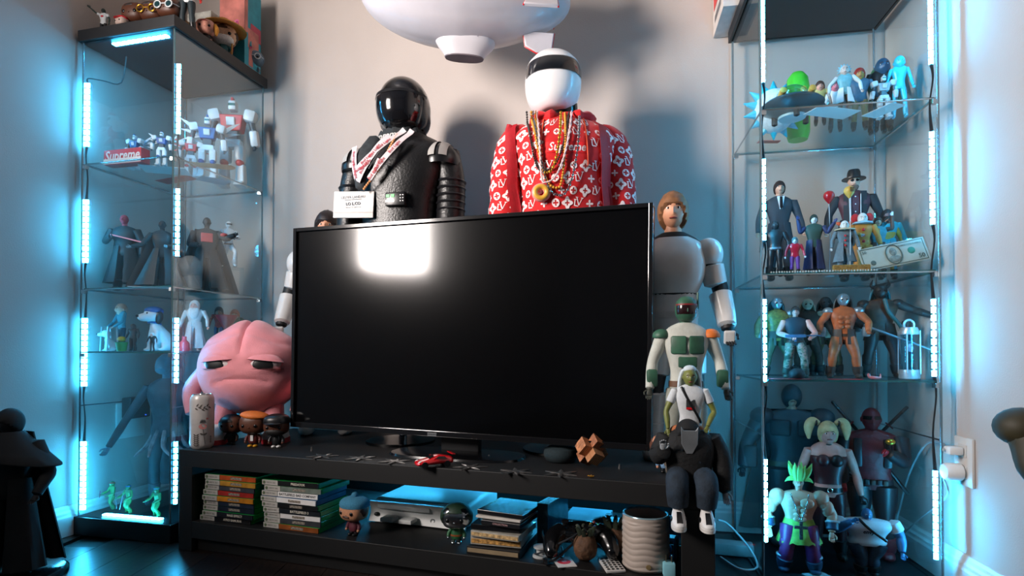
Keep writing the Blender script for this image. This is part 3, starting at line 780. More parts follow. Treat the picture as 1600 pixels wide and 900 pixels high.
for s in (-1, 1):
    pts = [(s*.15, .005, qz(245)), (s*.168, 0, qz(290)), (s*.172, -.01, qz(330)), (s*.17, -.03, qz(380)), (s*.15, -.08, qz(420))]
    a_ = G().tube(pts, [.045, .046, .044, .042, .034], 16, sub=5).build('arm', LEA, bust1)
    for j in range(5):
        t = j/5; c = V(pts[1]).lerp(V(pts[2]), t*1.4); G().torus(c, .0455-.001*j, .005, 22, 6, (PI/2, 0, 0)).build('ribbed_band', ARM, a_)
    def dome(q): return (q.x, q.y, max(q.z, -.15))
    pd = G().ell((s*.14, 0, qz(262)), (.062, .075, .068), 24, 16, fn=dome).build('shoulder_guard', ARM, bust1)
    for k_ in range(2):
        rows = [[(s*(.118+.036*k_+.011*i_), -.078*math.cos(u)*math.sqrt(max(.05, 1-((.118+.036*k_+.011*i_-.14)/.062)**2))*1.03, qz(262)+.070*math.sin(u)*math.sqrt(max(.05, 1-((.118+.036*k_+.011*i_-.14)/.062)**2))*1.03) for u in [(.15+.2*m_) for m_ in range(9)]] for i_ in range(3)]
        G().sheet(rows, .002).build('pale_stripe', mat('#9a9794', .5), pd)
G().tube([(0, .01, qz(215)), (0, .005, qz(180))], [.05, .045], 16).build('neck', MATT, bust1)
hz1 = qz(165)
def helm2(q):
    x, y, z = q
    if z < -.15: k_ = 1+.34*(-z-.15)*(1 if y > -.2 else .25); x *= k_; y *= k_
    return (x, y, max(z, -.85))
hz1 -= .004
h1 = G().ell((.005, .012, hz1), (.083, .10, .100), 40, 28, fn=helm2).build('helmet', mat('#0c0c0e', .22, nz=.06, coat=.5), bust1)
band((.005, .012, hz1), (.083, .10, .100), -.62, .12, -1.15, 1.15, 1.04).build('face_shield', mat('#101013', .1, nz=0, coat=.8), h1)
band((.005, .012, hz1), (.083, .10, .100), .13, .22, -1.4, 1.4, 1.055).build('helmet_rim', mat('#131316', .3), h1)
# printed scarf round the neck
g = G(); rows = []
for j in range(7):
    t = j/6; row = []
    for i in range(33):
        a = -PI*.5-1.75+3.5*i/32; rr = .072+.035*t+.004*math.sin(i*1.3+j); row.append((rr*math.cos(a), .01+.8*rr*math.sin(a), qz(205)-.06*t*(1+.6*math.cos(a+PI/2))+.004*math.sin(i*2.1+j*2)))
    rows.append(row)
sc = thing('neck_scarf', 'black printed scarf knotted round the neck of the black bust', 'scarf', (bp1.x, D1, ZT), -.22)
g.sheet(rows, .003).build('cloth', mat('#1d2226', .8, nz=.3, ns=60, bump=.3), sc)
g.tube([(-.07, -.075, qz(225)), (-.085, -.10, qz(260)), (-.09, -.108, qz(300))], [.02, .026, .018], 10, sub=4, flat=.4); 
G().tube([(-.06, -.07, qz(224)), (-.082, -.105, qz(262)), (-.088, -.112, qz(305))], [.02, .028, .015], 12, sub=4, flat=.35).build('tail', mat('#20262a', .8, nz=.5, ns=80), sc)
gt = G().text('Supreme', .028, Matrix.Identity(4), .0001, shear=.2, off=.0006)
def cyl(v): 
    a = -PI*.5-.25+v[0]/.095; rr = .1015; return (rr*math.cos(a), .01+.8*rr*math.sin(a)-.004, qz(222)+v[1]*.9+.05*v[0])
gt.v = [cyl(v) for v in gt.v]; gt.build('scarf_lettering', WHITE, sc, smooth=False)
# lanyards: pale printed ribbons
RIB = mat('#bdb3b6', .6, nz=.06, ns=200, name='lanyard_ribbon')
def lanyard(label, xl, yl, xr, yr, xb, yb, wdt=.011):
    lr = thing('lanyard', label, 'lanyard', (bp1.x, D1, ZT), -.22); pts = []
    P = [(xl, yl), (xl+(xb-xl)*.45, yl+(yb-yl)*.6), (xb, yb), (xb+(xr-xb)*.5, yr+(yb-yr)*.52), (xr, yr)]
    for half in ((0, 1, 2), (2, 3, 4)):
        rows = []; c = catmull([P[i] for i in half], 8)
        for i, (x, y) in enumerate(c):
            nx, ny = c[min(i+1, len(c)-1)][0]-c[max(i-1, 0)][0], c[min(i+1, len(c)-1)][1]-c[max(i-1, 0)][1]; ln = math.hypot(nx, ny); ux, uy = -ny/ln, nx/ln
            row = []
            for s in (-1, 0, 1):
                X, Z = qx(x)+ux*s*wdt/1, qz(y)-uy*s*wdt/1; row.append((X, min(fy1(X, Z), -.062)-.034, Z))
            rows.append(row)
        rb = G().sheet(rows, .0015).build('ribbon', RIB, lr)
        for q in (.35, .65):
            i = int(q*(len(c)-1)); x, y = c[i]; dx_, dy_ = c[i+1][0]-c[i][0], c[i+1][1]-c[i][1]; an = math.atan2(-dy_, dx_)
            if abs(an) > PI/2: an += PI
            gt = G().text('Bud Light', .0125, Matrix.Rotation(an, 4, 'Z'), .0001, off=.0003); X0, Z0 = qx(x), qz(y)
            gt.v = [(X0+v[0], min(fy1(X0+v[0], Z0+v[1]), -.062)-.0365, Z0+v[1]) for v in gt.v]; gt.build('ribbon_lettering', mat('#c03a48', .6), rb, smooth=False)
    return lr
l1 = lanyard('pale printed lanyard with white card holder on the black bust', 572, 240, 629, 228, 582, 296)
lanyard('pale printed lanyard in the middle of the black bust', 604, 270, 652, 220, 578, 282, .009)
lanyard('pale printed lanyard nearest the shoulder of the black bust', 622, 268, 664, 222, 604, 296, .009)
g = G().rbox((qx(571), fy1(qx(571), qz(320))-.048, qz(328)), (66*S1, .006, 40*S1), .002, (0, .05, 0)); cp = g.build('card_holder', mat('#d6d2cf', .55, nz=.04, bump=.2, bs=90), l1)
y_ = fy1(qx(571), qz(320))-.0525
g = G().text('LESTER LANDAU', .011, fm(qx(571), y_, qz(317)), .0001); g.box((qx(571), y_, qz(320.5)), (.058, .0003, .0012)); g.text('LO L.CO', .013, fm(qx(571), y_, qz(327)), .0001, off=.0004); g.text('Director of Operations', .0055, fm(qx(571), y_, qz(332)), .0001)
g.build('card_lettering', mat('#3a4650', .6), cp, smooth=False)
G().box((qx(571), y_+.0006, qz(340)), (64*S1, .0005, .001), (0, .05, 0)).build('flap_seam', mat('#8d8986', .7), cp, smooth=False)
def beads1(label, m, P, r_):
    nk = thing('bead_necklace', label, 'necklace', (bp1.x, D1, ZT), -.22); g = G(); c = [V((qx(x), min(fy1(qx(x), qz(y)), -.062)-.03, qz(y))) for x, y in catmull(P, 20)]; acc = [c[0]]
    for p in c[1:]:
        while (p-acc[-1]).length > r_*1.9: acc.append(acc[-1]+(p-acc[-1]).normalized()*r_*1.9)
    for p in acc: g.ell(p, r_, 8, 6)
    g.build('strand', m, nk)
beads1('tan wooden bead necklace on the black bust', mat('#c98d58', .5, nz=.1), [(641, 228), (634, 252), (618, 285), (592, 309)], .0042)
beads1('black and silver bead necklace on the black bust', mat('#7b7b7e', .3, .6, nz=.8, ns=400), [(630, 236), (618, 258), (604, 280)], .0026)
cpz = qz(324); yy = fy1(qx(640), cpz)-.008
cb = G().rbox((qx(640), yy, cpz), (.064, .016, .042), .003).build('control_box', mat('#111114', .3), bust1)
g = G()
for i in range(2): g.box((qx(629)+i*.016, yy-.0085, cpz+.009), (.011, .002, .009))
g.build('green_button', mat('#1fae4b', .35, em=.25, nz=0), cb, smooth=False)
G().box((qx(632.5), yy-.0085, cpz-.007), (.03, .002, .008)).build('white_button', WHITE, cb, smooth=False)
g = G()
for i in range(2):
    for j in range(3): g.box((qx(649)+i*.008, yy-.0085, cpz+.01-j*.009), (.003, .002, .003))
g.build('indicator_dots', WHITE, cb, smooth=False)
G().tube([(0, .02, .02), (0, .02, .38)], .014, 12).build('pole', CHROME, bust1); G().lathe([(0, 0), (.11, 0), (.11, .008), (.02, .018), (0, .018)], 32).build('foot_plate', GLOSSB, bust1)

# ------------------------------------------------------------------ inflatable airship
DA = 1.74; SA = DA/F; ac = at(727, -3, DA)
ship = thing('inflatable_airship', 'white inflatable toy airship hanging above the white helmet', 'airship', ac); ship.rotation_euler = (0, math.radians(4), 0)
VIN = mat('#b4b1b7', .35, nz=.03, coat=.3, sss=.1, name='white_vinyl')
def seams(q):
    a = math.atan2(q.z, q.y); k_ = 1-.012*abs(math.cos(a*4))**14; return (q.x, q.y*k_, q.z*k_)
G().ell((0, 0, 0), (166*SA, 76*SA, 76*SA), 64, 48, rot=(0, 0, 0), fn=lambda q: (lambda x, y, z: (x*(1.0), y*(1-.18*max(0, x)), z*(1-.18*max(0, x))))(*seams(q))).build('hull', VIN, ship)
gd = G().loft([(5*SA, 0, -95*SA, 31*SA, 14*SA), (5*SA, 0, -90*SA, 33*SA, 16*SA), (5*SA, 0, -72*SA, 47*SA, 23*SA), (3*SA, 0, -58*SA, 42*SA, 20*SA)], 32, 2.4, sub=3).build('gondola', mat('#bdbabf', .35, nz=.02), ship)
G().loft([(5*SA, 0, -96.5*SA, 30*SA, 13*SA), (5*SA, 0, -94.8*SA, 31*SA, 14*SA)], 32, 2.4).build('gondola_floor', mat('#6b6167', .5), gd)
for i in range(5): G().box(((-14+i*9.5)*SA, -22.2*SA+abs(i-2)*.8*SA, -69*SA), (6*SA, 2*SA, 5*SA)).build('window', mat('#8b8790', .3), gd, smooth=False)
def fin(c, rot, sx, sz):
    M = rotm(c, rot); poly = [(-.05*sx, -.02*sz), (-.04*sx, .03*sz), (.0, .05*sz), (.05*sx, .045*sz), (.055*sx, -.02*sz)]
    f_ = G(); f_.prism(poly, .012, M); o_ = f_.build('fin', VIN, ship, bevel=.003)
    P = [M @ V((x, .006, z)) for x, z in poly[:]]; G().tube(P, .0028, 6).build('red_piping', RED, o_)
fin((118*SA, -62*SA, -34*SA), (-.55, 0, 0), .95, .75); fin((118*SA, 0, -58*SA), (PI, 0, 0), .9, .9); fin((118*SA, 0, 52*SA), (0, 0, 0), .9, .9); fin((118*SA, 50*SA, -2*SA), (-PI/2-.5, 0, 0), .9, -.7)
rows = []
for j in range(5):
    z = 14*SA-j*7.5*SA; rows.append([(x*SA, -math.sqrt(max(0, (76*SA)**2*(1-(x/166)**2)-z*z))*(1-.18*max(0, x/166))-.0012, z) for x in range(-20, 57, 7)])
pn = G().sheet(rows, .0008).build('printed_panel', RED, ship)
G().tube([(-150*SA, -33*SA, -4*SA), (-130*SA, -46*SA, -14*SA)], .0016, 6).build('red_stripe', RED, ship)
for x in (-80, 80): G().tube([(x*SA, 0, 60*SA), (x*SA*.9, 0, HW-ac.z-.03)], .0007, 5).build('hanging_thread', WHITE, ship)

# ------------------------------------------------------------------ pink plush
PK = mat('#ee98a0', .9, nz=.06, ns=30, bump=.5, bs=420, sheen=.5, name='pink_plush')
dP = 1.90; SP = dP/F; pc = at(394, 575, dP)
plush = thing('plush_toy', 'round pink plush toy with sleepy half-closed eyes beside the television', 'plush toy', (pc.x, dP, ZT), .12)
ZP = pc.z-ZT
def pf(q):
    x, y, z = q; fr = max(0, -y); k = 1.0
    def gs(cx, cz, sx, sz): return math.exp(-(((x-cx)/sx)**2+((z-cz)/sz)**2))
    k -= .075*math.exp(-(x/.045)**2)*max(0, min(1, (z-.10)*2.2))                     # centre cleft of the lobes
    if z > .45: k += .05*math.sin(abs(x)*7.5+.6)*(z-.45)*1.6
    k -= .05*math.exp(-((z-.62-.12*math.cos(x*3.5))/.05)**2)*fr*(1 if abs(x) > .08 else .3)
    zz = -.20-.12*(x-.02)**2*3.2
    k -= .055*math.exp(-((z-zz)/.045)**2)*(1 if abs(x) < .5 else 0)*fr               # mouth
    k += .05*gs(0, -.45, .55, .22)*fr
    for c in (-.40, .43):
        k += .075*gs(c, .28, .26, .13)*fr                                             # upper lid
        k -= .075*gs(c, .12, .22, .075)*fr
        k += .06*gs(c, -.01, .22, .07)*fr
    return (x*k*(1+.10*max(0, -z)*(1-abs(z))), y*k, z*k)
G().ell((0, 0, ZP), (78*SP, 62*SP, 72*SP), 96, 72, fn=pf).build('body', PK, plush)
for cx in (-.40, .43):
    ec = (cx*78*SP, -62*SP*.80, ZP+.115*72*SP)
    ey = G().ell(ec, (23*SP, 9*SP, 12*SP), 20, 12, rot=(.0, .0, cx*.55)).build('eye', mat('#e4dad9', .6, nz=.03), plush)
    th_ = cx*.55; sn, cn = math.sin(th_), math.cos(th_)
    G().ell((ec[0]+5*SP*sn-2*SP*cn, ec[1]-5*SP*cn-2*SP*sn, ec[2]-2*SP), (15*SP, 5*SP, 9.5*SP), 14, 10, e=.8, rot=(0, 0, th_)).build('pupil', mat('#111112', .5, nz=0), ey)
    G().ell((ec[0]+2*SP*sn, ec[1]-2*SP*cn, ec[2]), (27*SP, 11.5*SP, 15*SP), 28, 18, rot=(0, cx*.25, th_), fn=lambda q: (q.x, q.y, max(q.z, .28))).build('upper_eyelid', PK, plush)
    G().ell((ec[0]+1*SP*sn, ec[1]-1*SP*cn, ec[2]), (26*SP, 10.5*SP, 15*SP), 28, 18, rot=(0, 0, th_), fn=lambda q: (q.x, q.y, min(q.z, -.5))).build('lower_eyelid', PK, plush)
for s in (-1, 1): limb(plush, 'arm', [(s*68*SP, -5*SP, ZP-10*SP), (s*80*SP, -22*SP, ZP-34*SP), (s*74*SP, -34*SP, ZP-66*SP)], [15*SP, 12.5*SP, 9*SP], PK, 14)
for s in (-1, 1):
    limb(plush, 'leg', [(s*34*SP, -8*SP, ZP-58*SP), (s*38*SP, -14*SP, ZP-84*SP), (s*40*SP, -18*SP, .045)], [16*SP, 14*SP, 13*SP], PK, 14)
    sh = G().loft([(s*43*SP, -24*SP, .014, 18*SP, 27*SP), (s*43*SP, -24*SP, .03, 17*SP, 26*SP), (s*43*SP, -18*SP, .05, 14*SP, 18*SP), (s*42*SP, -16*SP, .06, 10*SP, 12*SP)], 22, 2.4, sub=3).build('shoe', mat('#d9d3d0', .7), plush)
    G().loft([(s*43*SP, -24*SP, .0, 19*SP, 28*SP), (s*43*SP, -24*SP, .015, 19*SP, 28*SP)], 22, 2.4).build('sole', mat('#b0202b', .6), sh)

# ------------------------------------------------------------------ things on the bench top
p, h = onfoot(314, 700, 613, ZT); p = bench(.042, .042, ZT)
h = zat(616, p.y)-ZT; rc = .0335
can = thing('drink_can', 'tall white drink can with leaf and flower print on the bench', 'drink can', p, face_cam(p))
G().lathe([(0, .004), (rc*.75, 0), (rc*.93, .006), (rc, .014), (rc, h-.016), (rc*.95, h-.008), (rc*.83, h-.001), (rc*.80, h), (rc*.76, h-.004), (0, h-.004)], 40).build('body', mat('#cfc8c4', .35, .15, nz=.06, ns=60), can)
G().torus((0, 0, h), rc*.80, .0014, 28, 6, (PI/2, 0, 0)).build('rim', CHROME, can)
G().tube([(-.006, 0, h-.002), (.008, -.002, h-.002)], .004, 8, flat=.3).build('pull_tab', CHROME, can)
LEAFM = mat('#5d5550', .6, nz=.2); PINKM = mat('#d98a86', .6, nz=.1); DKP = mat('#2c2a2a', .6)
def cylpt(x, z, o_=.0006): a = x/rc; return ((rc+o_)*math.sin(a), -(rc+o_)*math.cos(a), z)
def leaf(g, x, z, an, ln, wd):
    u = (math.cos(an), math.sin(an)); n_ = (-u[1], u[0]); P = []
    for t, s in ((0, 0), (.3, 1), (.65, .8), (1, 0), (.65, -.8), (.3, -1)): P.append(cylpt(x+u[0]*ln*t+n_[0]*wd*s, z+u[1]*ln*t+n_[1]*wd*s))
    g.add(P, [range(6)])
g = G()
for i in range(9): leaf(g, -.020+i*.0045, h*.76+.004*math.sin(i), (1.0 if i % 2 else -.6), .012, .0022)
for i in range(6):
    for s in (-1, 1): leaf(g, -.016, h*.06+i*.006, PI/2+s*.9, .011, .0024)
for s in (-1, 1): leaf(g, .004, h*.26, PI/2+s*1.0, .012, .003)
g.build('leaf_print', LEAFM, can, smooth=False)
g = G(); g.add([cylpt(.002+.011*math.cos(2*PI*i/20), h*.42+.008*math.sin(2*PI*i/20)) for i in range(20)], [range(20)])
g.add([cylpt(.014+.004*math.cos(2*PI*i/12), h*.56+.003*math.sin(2*PI*i/12)) for i in range(12)], [range(12)]); g.build('flower_print', PINKM, can, smooth=False)
g = G()
for i in range(6): leaf(g, -.006+i*.0033, h*.47, PI/2+(i-2.5)*.12, .014, .0009)
g.tube([cylpt(.002, h*.37), cylpt(.004, h*.3), cylpt(.008, h*.1)], .0005, 4, sub=3)
for i in range(7): g.box(cylpt(.024, h*.12+i*.003, .0003), (.006, .002, .0014))
g.build('ink_print', DKP, can, smooth=False)
ORG = mat('#d9722a', .6)
p, h = onfoot(362, 694, 646, ZT); bighead('brown big-headed figurine with long dark hair beside the drink can', p, h, -.1, hair=mat('#1a1210', .4), hairkw=dict(front=.3, back=-1, k=1.12, lump=.06), top=mat('#2a1d18', .6))
p, h = onfoot(396, 698, 643, ZT)
r = bighead('big-headed figurine in an orange beret and yellow shoes', p, h, 0, hair=None, top=mat('#5a1a16', .5), legs=mat('#2a1d1a', .6), shoes=mat('#e0a020', .4))
G().ell((.03, .02, .88), (.40, .36, .13), 24, 12, rot=(0, .12, 0)).build('beret', ORG, r); G().box((0, -.115, .26), (.08, .02, .16)).build('shirt_front', WHITE, r, smooth=False)
p, h = onfoot(432, 699, 647, ZT)
r = bighead('big-headed figurine in a black cap next to the television', p, h, .05, hair=None, top=BLACK, shoes=WHITE, beard=mat('#0f0b0a', .6))
G().ell((0, .02, .78), (.385, .345, .23), 24, 14, e=.8, fn=lambda q: (q.x, q.y, max(q.z, -.2))).build('cap', BLACK, r); G().ell((0, -.32, .75), (.26, .2, .035), 18, 8).build('cap_brim', BLACK, r)
# six-pointed metal stars
STEEL = mat('#8d8a88', .3, .85, nz=.2, ns=80)
def star(px, foot, R, label, rz, n_=6):
    d = dat(foot, ZT); p = at(px, foot, d); r = thing('throwing_star', label, 'metal star', (p.x, d, ZT), rz, 1, 'metal stars on the bench top')
    g = G(); g.lathe([(0, .0012), (R*.26, .0012), (R*.26, .004), (R*.12, .0042), (0, .0042)], 18); g.build('hub', STEEL, r)
    for i in range(n_):
        a = 2*PI*i/n_; u = V((math.cos(a), math.sin(a), 0)); v = V((-u.y, u.x, 0)); g = G()
        P = [u*R*.2-v*R*.10, u*R*.55-v*R*.12, u*R, u*R*.55+v*R*.12, u*R*.2+v*R*.10]; z1 = V((0, 0, .0012)); z2 = V((0, 0, .0032))
        g.add([q+z1 for q in P]+[q*1+z2 for q in P]+[u*R*.5+V((0, 0, .0046))], [(0, 1, 2, 3, 4)]+[(i_, (i_+1) % 5, 5+(i_+1) % 5, 5+i_) for i_ in range(5)]+[(5+i_, 5+(i_+1) % 5, 10) for i_ in range(5)]); g.build('blade', STEEL, r, smooth=False)
star(504, 714, .044, 'leftmost metal throwing star on the black bench', .2)
star(563, 717, .044, 'second metal throwing star from the left on the bench', .5)
star(617, 722, .044, 'metal throwing star just left of the red toy car', .3)
star(735, 731, .044, 'metal throwing star just right of the red toy car', .1)
star(806, 738, .042, 'metal throwing star between the speaker and the toy car', .6)
star(876, 741, .044, 'metal throwing star in front of the round speaker', .4)
# red toy car
p, h = onfoot(678, 729, 700, ZT); car = thing('toy_car', 'small red sports car model on the bench', 'toy car', p, math.radians(205), 1.12)
CARR = mat('#d0121a', .22, nz=.03, coat=.8)
def carsec(x, w_, zb, zt, k): return [(x, -w_, zb), (x, -w_*1.02, zb+(zt-zb)*.45), (x, -w_*k, zt), (x, -w_*k*.5, zt*1.01), (x, w_*k*.5, zt*1.01), (x, w_*k, zt), (x, w_*1.02, zb+(zt-zb)*.45), (x, w_, zb)]
secs = [carsec(x, w_, .006, z, k) for x, w_, z, k in ((.043, .014, .012, .8), (.040, .018, .0145, .85), (.028, .0195, .0175, .85), (.014, .0195, .0195, .82), (.002, .019, .0255, .62), (-.010, .019, .0275, .6), (-.024, .0195, .025, .68), (-.036, .0195, .022, .84), (-.043, .0175, .0205, .86))]
g = G(); g.add([q for s_ in secs for q in s_], [(j*8+i, j*8+(i+1) % 8, (j+1)*8+(i+1) % 8, (j+1)*8+i) for j in range(8) for i in range(8)]+[list(range(8)), list(range(64, 72))]); g.build('body', CARR, car, subd=1)
g = G().add([(.014, -.0125, .0205), (.014, .0125, .0205), (.003, .0105, .0262), (.003, -.0105, .0262)], [(0, 1, 2, 3)]); g.build('windscreen', mat('#0c0d10', .08, nz=0), car, smooth=False)
for s in (-1, 1):
    G().add([(.006, s*.0192, .0195), (-.006, s*.0165, .0255), (-.020, s*.0168, .0245), (-.026, s*.0194, .0195)], [(0, 1, 2, 3)]).build('side_window', mat('#0c0d10', .08, nz=0), car, smooth=False)
    G().ell((.036, s*.0125, .0145), (.0045, .003, .0018), 10, 6, rot=(0, .3, 0)).build('headlight', WHITE, car)
    for x in (.026, -.026): 
        wl = G(); wl.M = rotm((x, s*.0165, .0075), (PI/2, 0, 0)); wl.lathe([(0, -.003), (.0075, -.003), (.0078, 0), (.0075, .003), (0, .003)], 16); wl.build('wheel', BLACK, car)
    G().box((.002, s*.022, .0225), (.003, .004, .003)).build('mirror', CARR, car, smooth=False)
G().box((-.041, 0, .0285), (.007, .038, .0015), (0, -.1, 0)).build('spoiler', CARR, car, smooth=False)
# speaker
p, h = onfoot(878, 724, 699, ZT); spk = thing('smart_speaker', 'round dark teal fabric speaker beside the wooden puzzle', 'speaker', (p.x, p.y+.03, ZT))
G().lathe([(0, 0), (.03, 0), (.04, .005), (.0455, .016), (.046, .024), (.043, .034), (.033, .0405), (.015, .0425), (0, .043)], 40).build('fabric_cover', mat('#16282e', .85, nz=.25, ns=200, bump=.5, bs=600), spk)
G().lathe([(0, -.0), (.034, 0), (.0405, .004), (.0445, .0125), (.0447, .0135), (.03, .006), (0, .006)], 40).build('base', mat('#1c262a', .6), spk)
# burr puzzle
p, h = onfoot(926, 730, 688, ZT); pz = thing('wooden_puzzle', 'interlocking light wood block puzzle on the bench', 'wooden puzzle', (p.x, p.y+.02, ZT+.041)); pz.rotation_euler = (.62, .38, .5)
WM = [mat(h_, .5, nz=.25, ns=60, kind='wave') for h_ in ('#b9794f', '#c98a5c', '#a96a45')]
u_ = .0168
for ax in range(3):
    for s in (-1, 1):
        d = [u_, u_, u_]; c = [0, 0, 0]; d[ax] = u_*4.6; d[(ax+2) % 3] = u_*1.92; c[(ax+1) % 3] = s*u_*.5
        G().box(c, [q*.985 for q in d]).build('wood_bar', WM[ax], pz, smooth=False, bevel=.0006)
# tiny chain heap, screw-like bits
p, h = onfoot(924, 746, 740, ZT); g = G()
for i in range(14): a = i*1.3; g.torus((.008*math.cos(a)*(i/14), .005*math.sin(a)*(i/14), .0015+.0002*i), .0022, .0006, 8, 5, (PI/2+.4*math.sin(i), 0, a))
tag(g.build('gold_chain', GOLD, None, p), 'tiny heap of gold chain at the front of the bench', 'chain')
for px, ft, lab in ((764, 718, 'tiny pale metal piece behind the right throwing star'), (487, 705, 'tiny silver bead by the television foot at the left'), (968, 733, 'tiny grey peg right of the wooden puzzle')):
    p, h = onfoot(px, ft, ft-8, ZT); g = G().lathe([(0, 0), (.003, 0), (.0036, .004), (.002, .009), (.0024, .012), (0, .0135)], 12); tag(g.build('metal_peg', STEEL, None, p), lab, 'metal peg')
G().text  # (kept simple: no other loose bits)
# glasses figurine
p, h = onfoot(1040, 738, 676, ZT)
r = bighead('big-headed figurine with white glasses and blue shirt at the bench end', p, h, -.15, skin=mat('#c98b6b', .45), hair=mat('#5b3424', .5), top=mat('#6f93b5', .6, nz=.6, ns=40), legs=mat('#22303c', .6), glasses=WHITE)
# seated doll on the bench edge
aS = 1.452; ps_ = bench(aS, .035, ZT); SD = .31
DEN = mat('#1e2b38', .85, nz=.4, ns=50, bump=.3, bs=200, name='dark_denim')
r = thing('seated_doll', 'seated doll in a black hooded jacket and jeans on the bench edge', 'doll', (ps_.x, ps_.y, ZT), -.18, .88)
zt_ = zat(652, ps_.y)-ZT
G().loft([(0, .0, .0, .052, .04), (0, 0, .04, .055, .042), (0, -.002, .085, .062, .044), (0, 0, .115, .058, .038), (0, .004, .135, .04, .03)], 26, 2.4, sub=4).build('jacket', mat('#0b0c0e', .8, nz=.2, ns=80, bump=.4, bs=120), r)
hcS = (-.004, -.012, zt_-.022)
G().ell(hcS, (.024, .027, .031), 24, 18, fn=headfn).build('head', mat('#8f9396', .4), r)
G().prism([(-.017, .022), (-.012, .014), (.012, .014), (.017, .022), (.016, -.014), (.006, -.034), (-.006, -.034), (-.016, -.014)], .004, rotm((hcS[0], hcS[1]-.04, hcS[2]-.002), (.1, 0, 0)) @ Matrix.Scale(1.2, 4)).build('mask', mat('#8b9094', .35, .5), r, bevel=.001)
hair_part(r, hcS, (.0275, .030, .034), mat('#0d0e10', .85), front=.5, back=-1, k=1.16, lump=.02, name='hood')
for s in (-1, 1): G().ell((hcS[0]+s*.03, .0, hcS[2]+.012), (.014, .012, .009), 10, 8, rot=(0, s*.5, 0)).build('fur_tuft', mat('#a5643f', .9, nz=.4, ns=90), r)
limb(r, 'arm', [(.055, 0, .115), (.078, .0, .06), (.082, -.01, -.012)], [.024, .025, .021], mat('#0b0c0e', .8, nz=.2, ns=80, bump=.4, bs=120)); hand_part(r, (.084, -.012, -.014), (.15, -.1, -1), .04, mat('#9aa0a4', .5), side=1)
limb(r, 'arm', [(-.055, 0, .115), (-.075, -.01, .07), (-.066, -.05, .085)], [.024, .025, .019], mat('#0b0c0e', .8, nz=.2, ns=80, bump=.4, bs=120)); hand_part(r, (-.066, -.052, .086), (-.1, -.3, 1), .04, mat('#9aa0a4', .5), side=-1)
for i in range(3): G().lathe([(0, 0), (.003, 0), (.003, .002), (0, .002)], 10).build('button', CHROME, r, (.02 if i else -.022, -.046, .09-.03*i), (PI/2, 0, 0))
for s in (-1, 1):
    x = s*.033
    limb(r, 'trouser_leg', [(x*.8, -.005, .014), (x, -.045, .02), (x*1.05, -.062, .0), (x*1.02, -.060, -.02), (x, -.058, -.044)], [.026, .028, .027, .027, .024], DEN, 14, 4)
    G().tube([(x, -.058, -.040), (x, -.06, -.062)], [.013, .012], 12).build('sock', WHITE, r)
    shoe = G().loft([(x, -.075, -.088, .016, .034), (x, -.075, -.080, .0175, .035), (x, -.070, -.070, .0165, .029), (x, -.062, -.058, .014, .018), (x, -.060, -.052, .012, .013)], 20, 2.3, sub=3).build('sneaker', WHITE, r)
    G().prism([(-.007, -.014), (.007, -.014), (.0055, .018), (-.0055, .018)], .003, rotm((x, -.094, -.064), (-.95, 0, 0))).build('tongue', BLACK, shoe)
    for q in (-1, 1): G().ell((x+q*.0155, -.072, -.073), (.0035, .013, .007), 10, 6).build('side_panel', BLACK, shoe)
    G().loft([(x, -.075, -.094, .0175, .036), (x, -.075, -.086, .0178, .0362)], 20, 2.3).build('sole', mat('#d6d3ce', .6), shoe)
# dreadlocked doll
TEE = mat('#c9ced2', .8, nz=.06, ns=40, bump=.3, bs=150); CAMO = mat('#6f6a4a', .8, nz=0, ns=22, ramp=('c', [(0, '#3a3a2a'), (.42, '#6e6a48'), (.52, '#8f7f5c'), (.62, '#3f5a3c')]))
OLV = mat('#6f7434', .5, nz=.15)
p = V((at(1078, 640, 1.29).x, 1.29, ZT)); h = zat(574, 1.29)-ZT
r = fig('action_figure', 'green-skinned doll with white dreadlocks and white tee shirt', p, h, -.2, 'doll', skin=OLV, top=TEE, legs=CAMO, boots=BROWN, sleeve=.55, hs=1.25, w=1.12, lw=.9, arms={'L': [(-.2, -.02, .62), (-.19, -.06, .47)], 'R': [(.2, .0, .62), (.14, -.07, .5)]})
LOCK = mat('#c8d3d8', .7, nz=.1)
for i in range(15):
    a = PI*(.02+.96*i/14); x = math.cos(a)*.062; y = .012+.05*math.sin(a); q = G().tube([(x*.4, y*.5, 1.0-.02), (x*.95, y*.9, .965), (x*1.35, y, .89), (x*1.5+.008*math.sin(i*3), y-.01, .80-.015*(i % 3))], [.012, .017, .016, .010], 8, sub=3).build('dreadlock', LOCK, r)
G().ell((0, .005, .985), (.055, .06, .035), 16, 8).build('hair_cap', LOCK, r)
G().box((.0, -.071, .68), (.075, .004, .085)).build('shirt_print', mat('#2a2d30', .7, nz=.6, ns=30), r, smooth=False); G().box((.0, -.0725, .647), (.075, .004, .02)).build('red_caption', RED, r, smooth=False)
G().tube([(-.075, -.045, .83), (-.02, -.075, .72), (.06, -.07, .58), (.09, -.03, .52)], .011, 8, sub=4, flat=.4).build('shoulder_strap', BLACK, r)
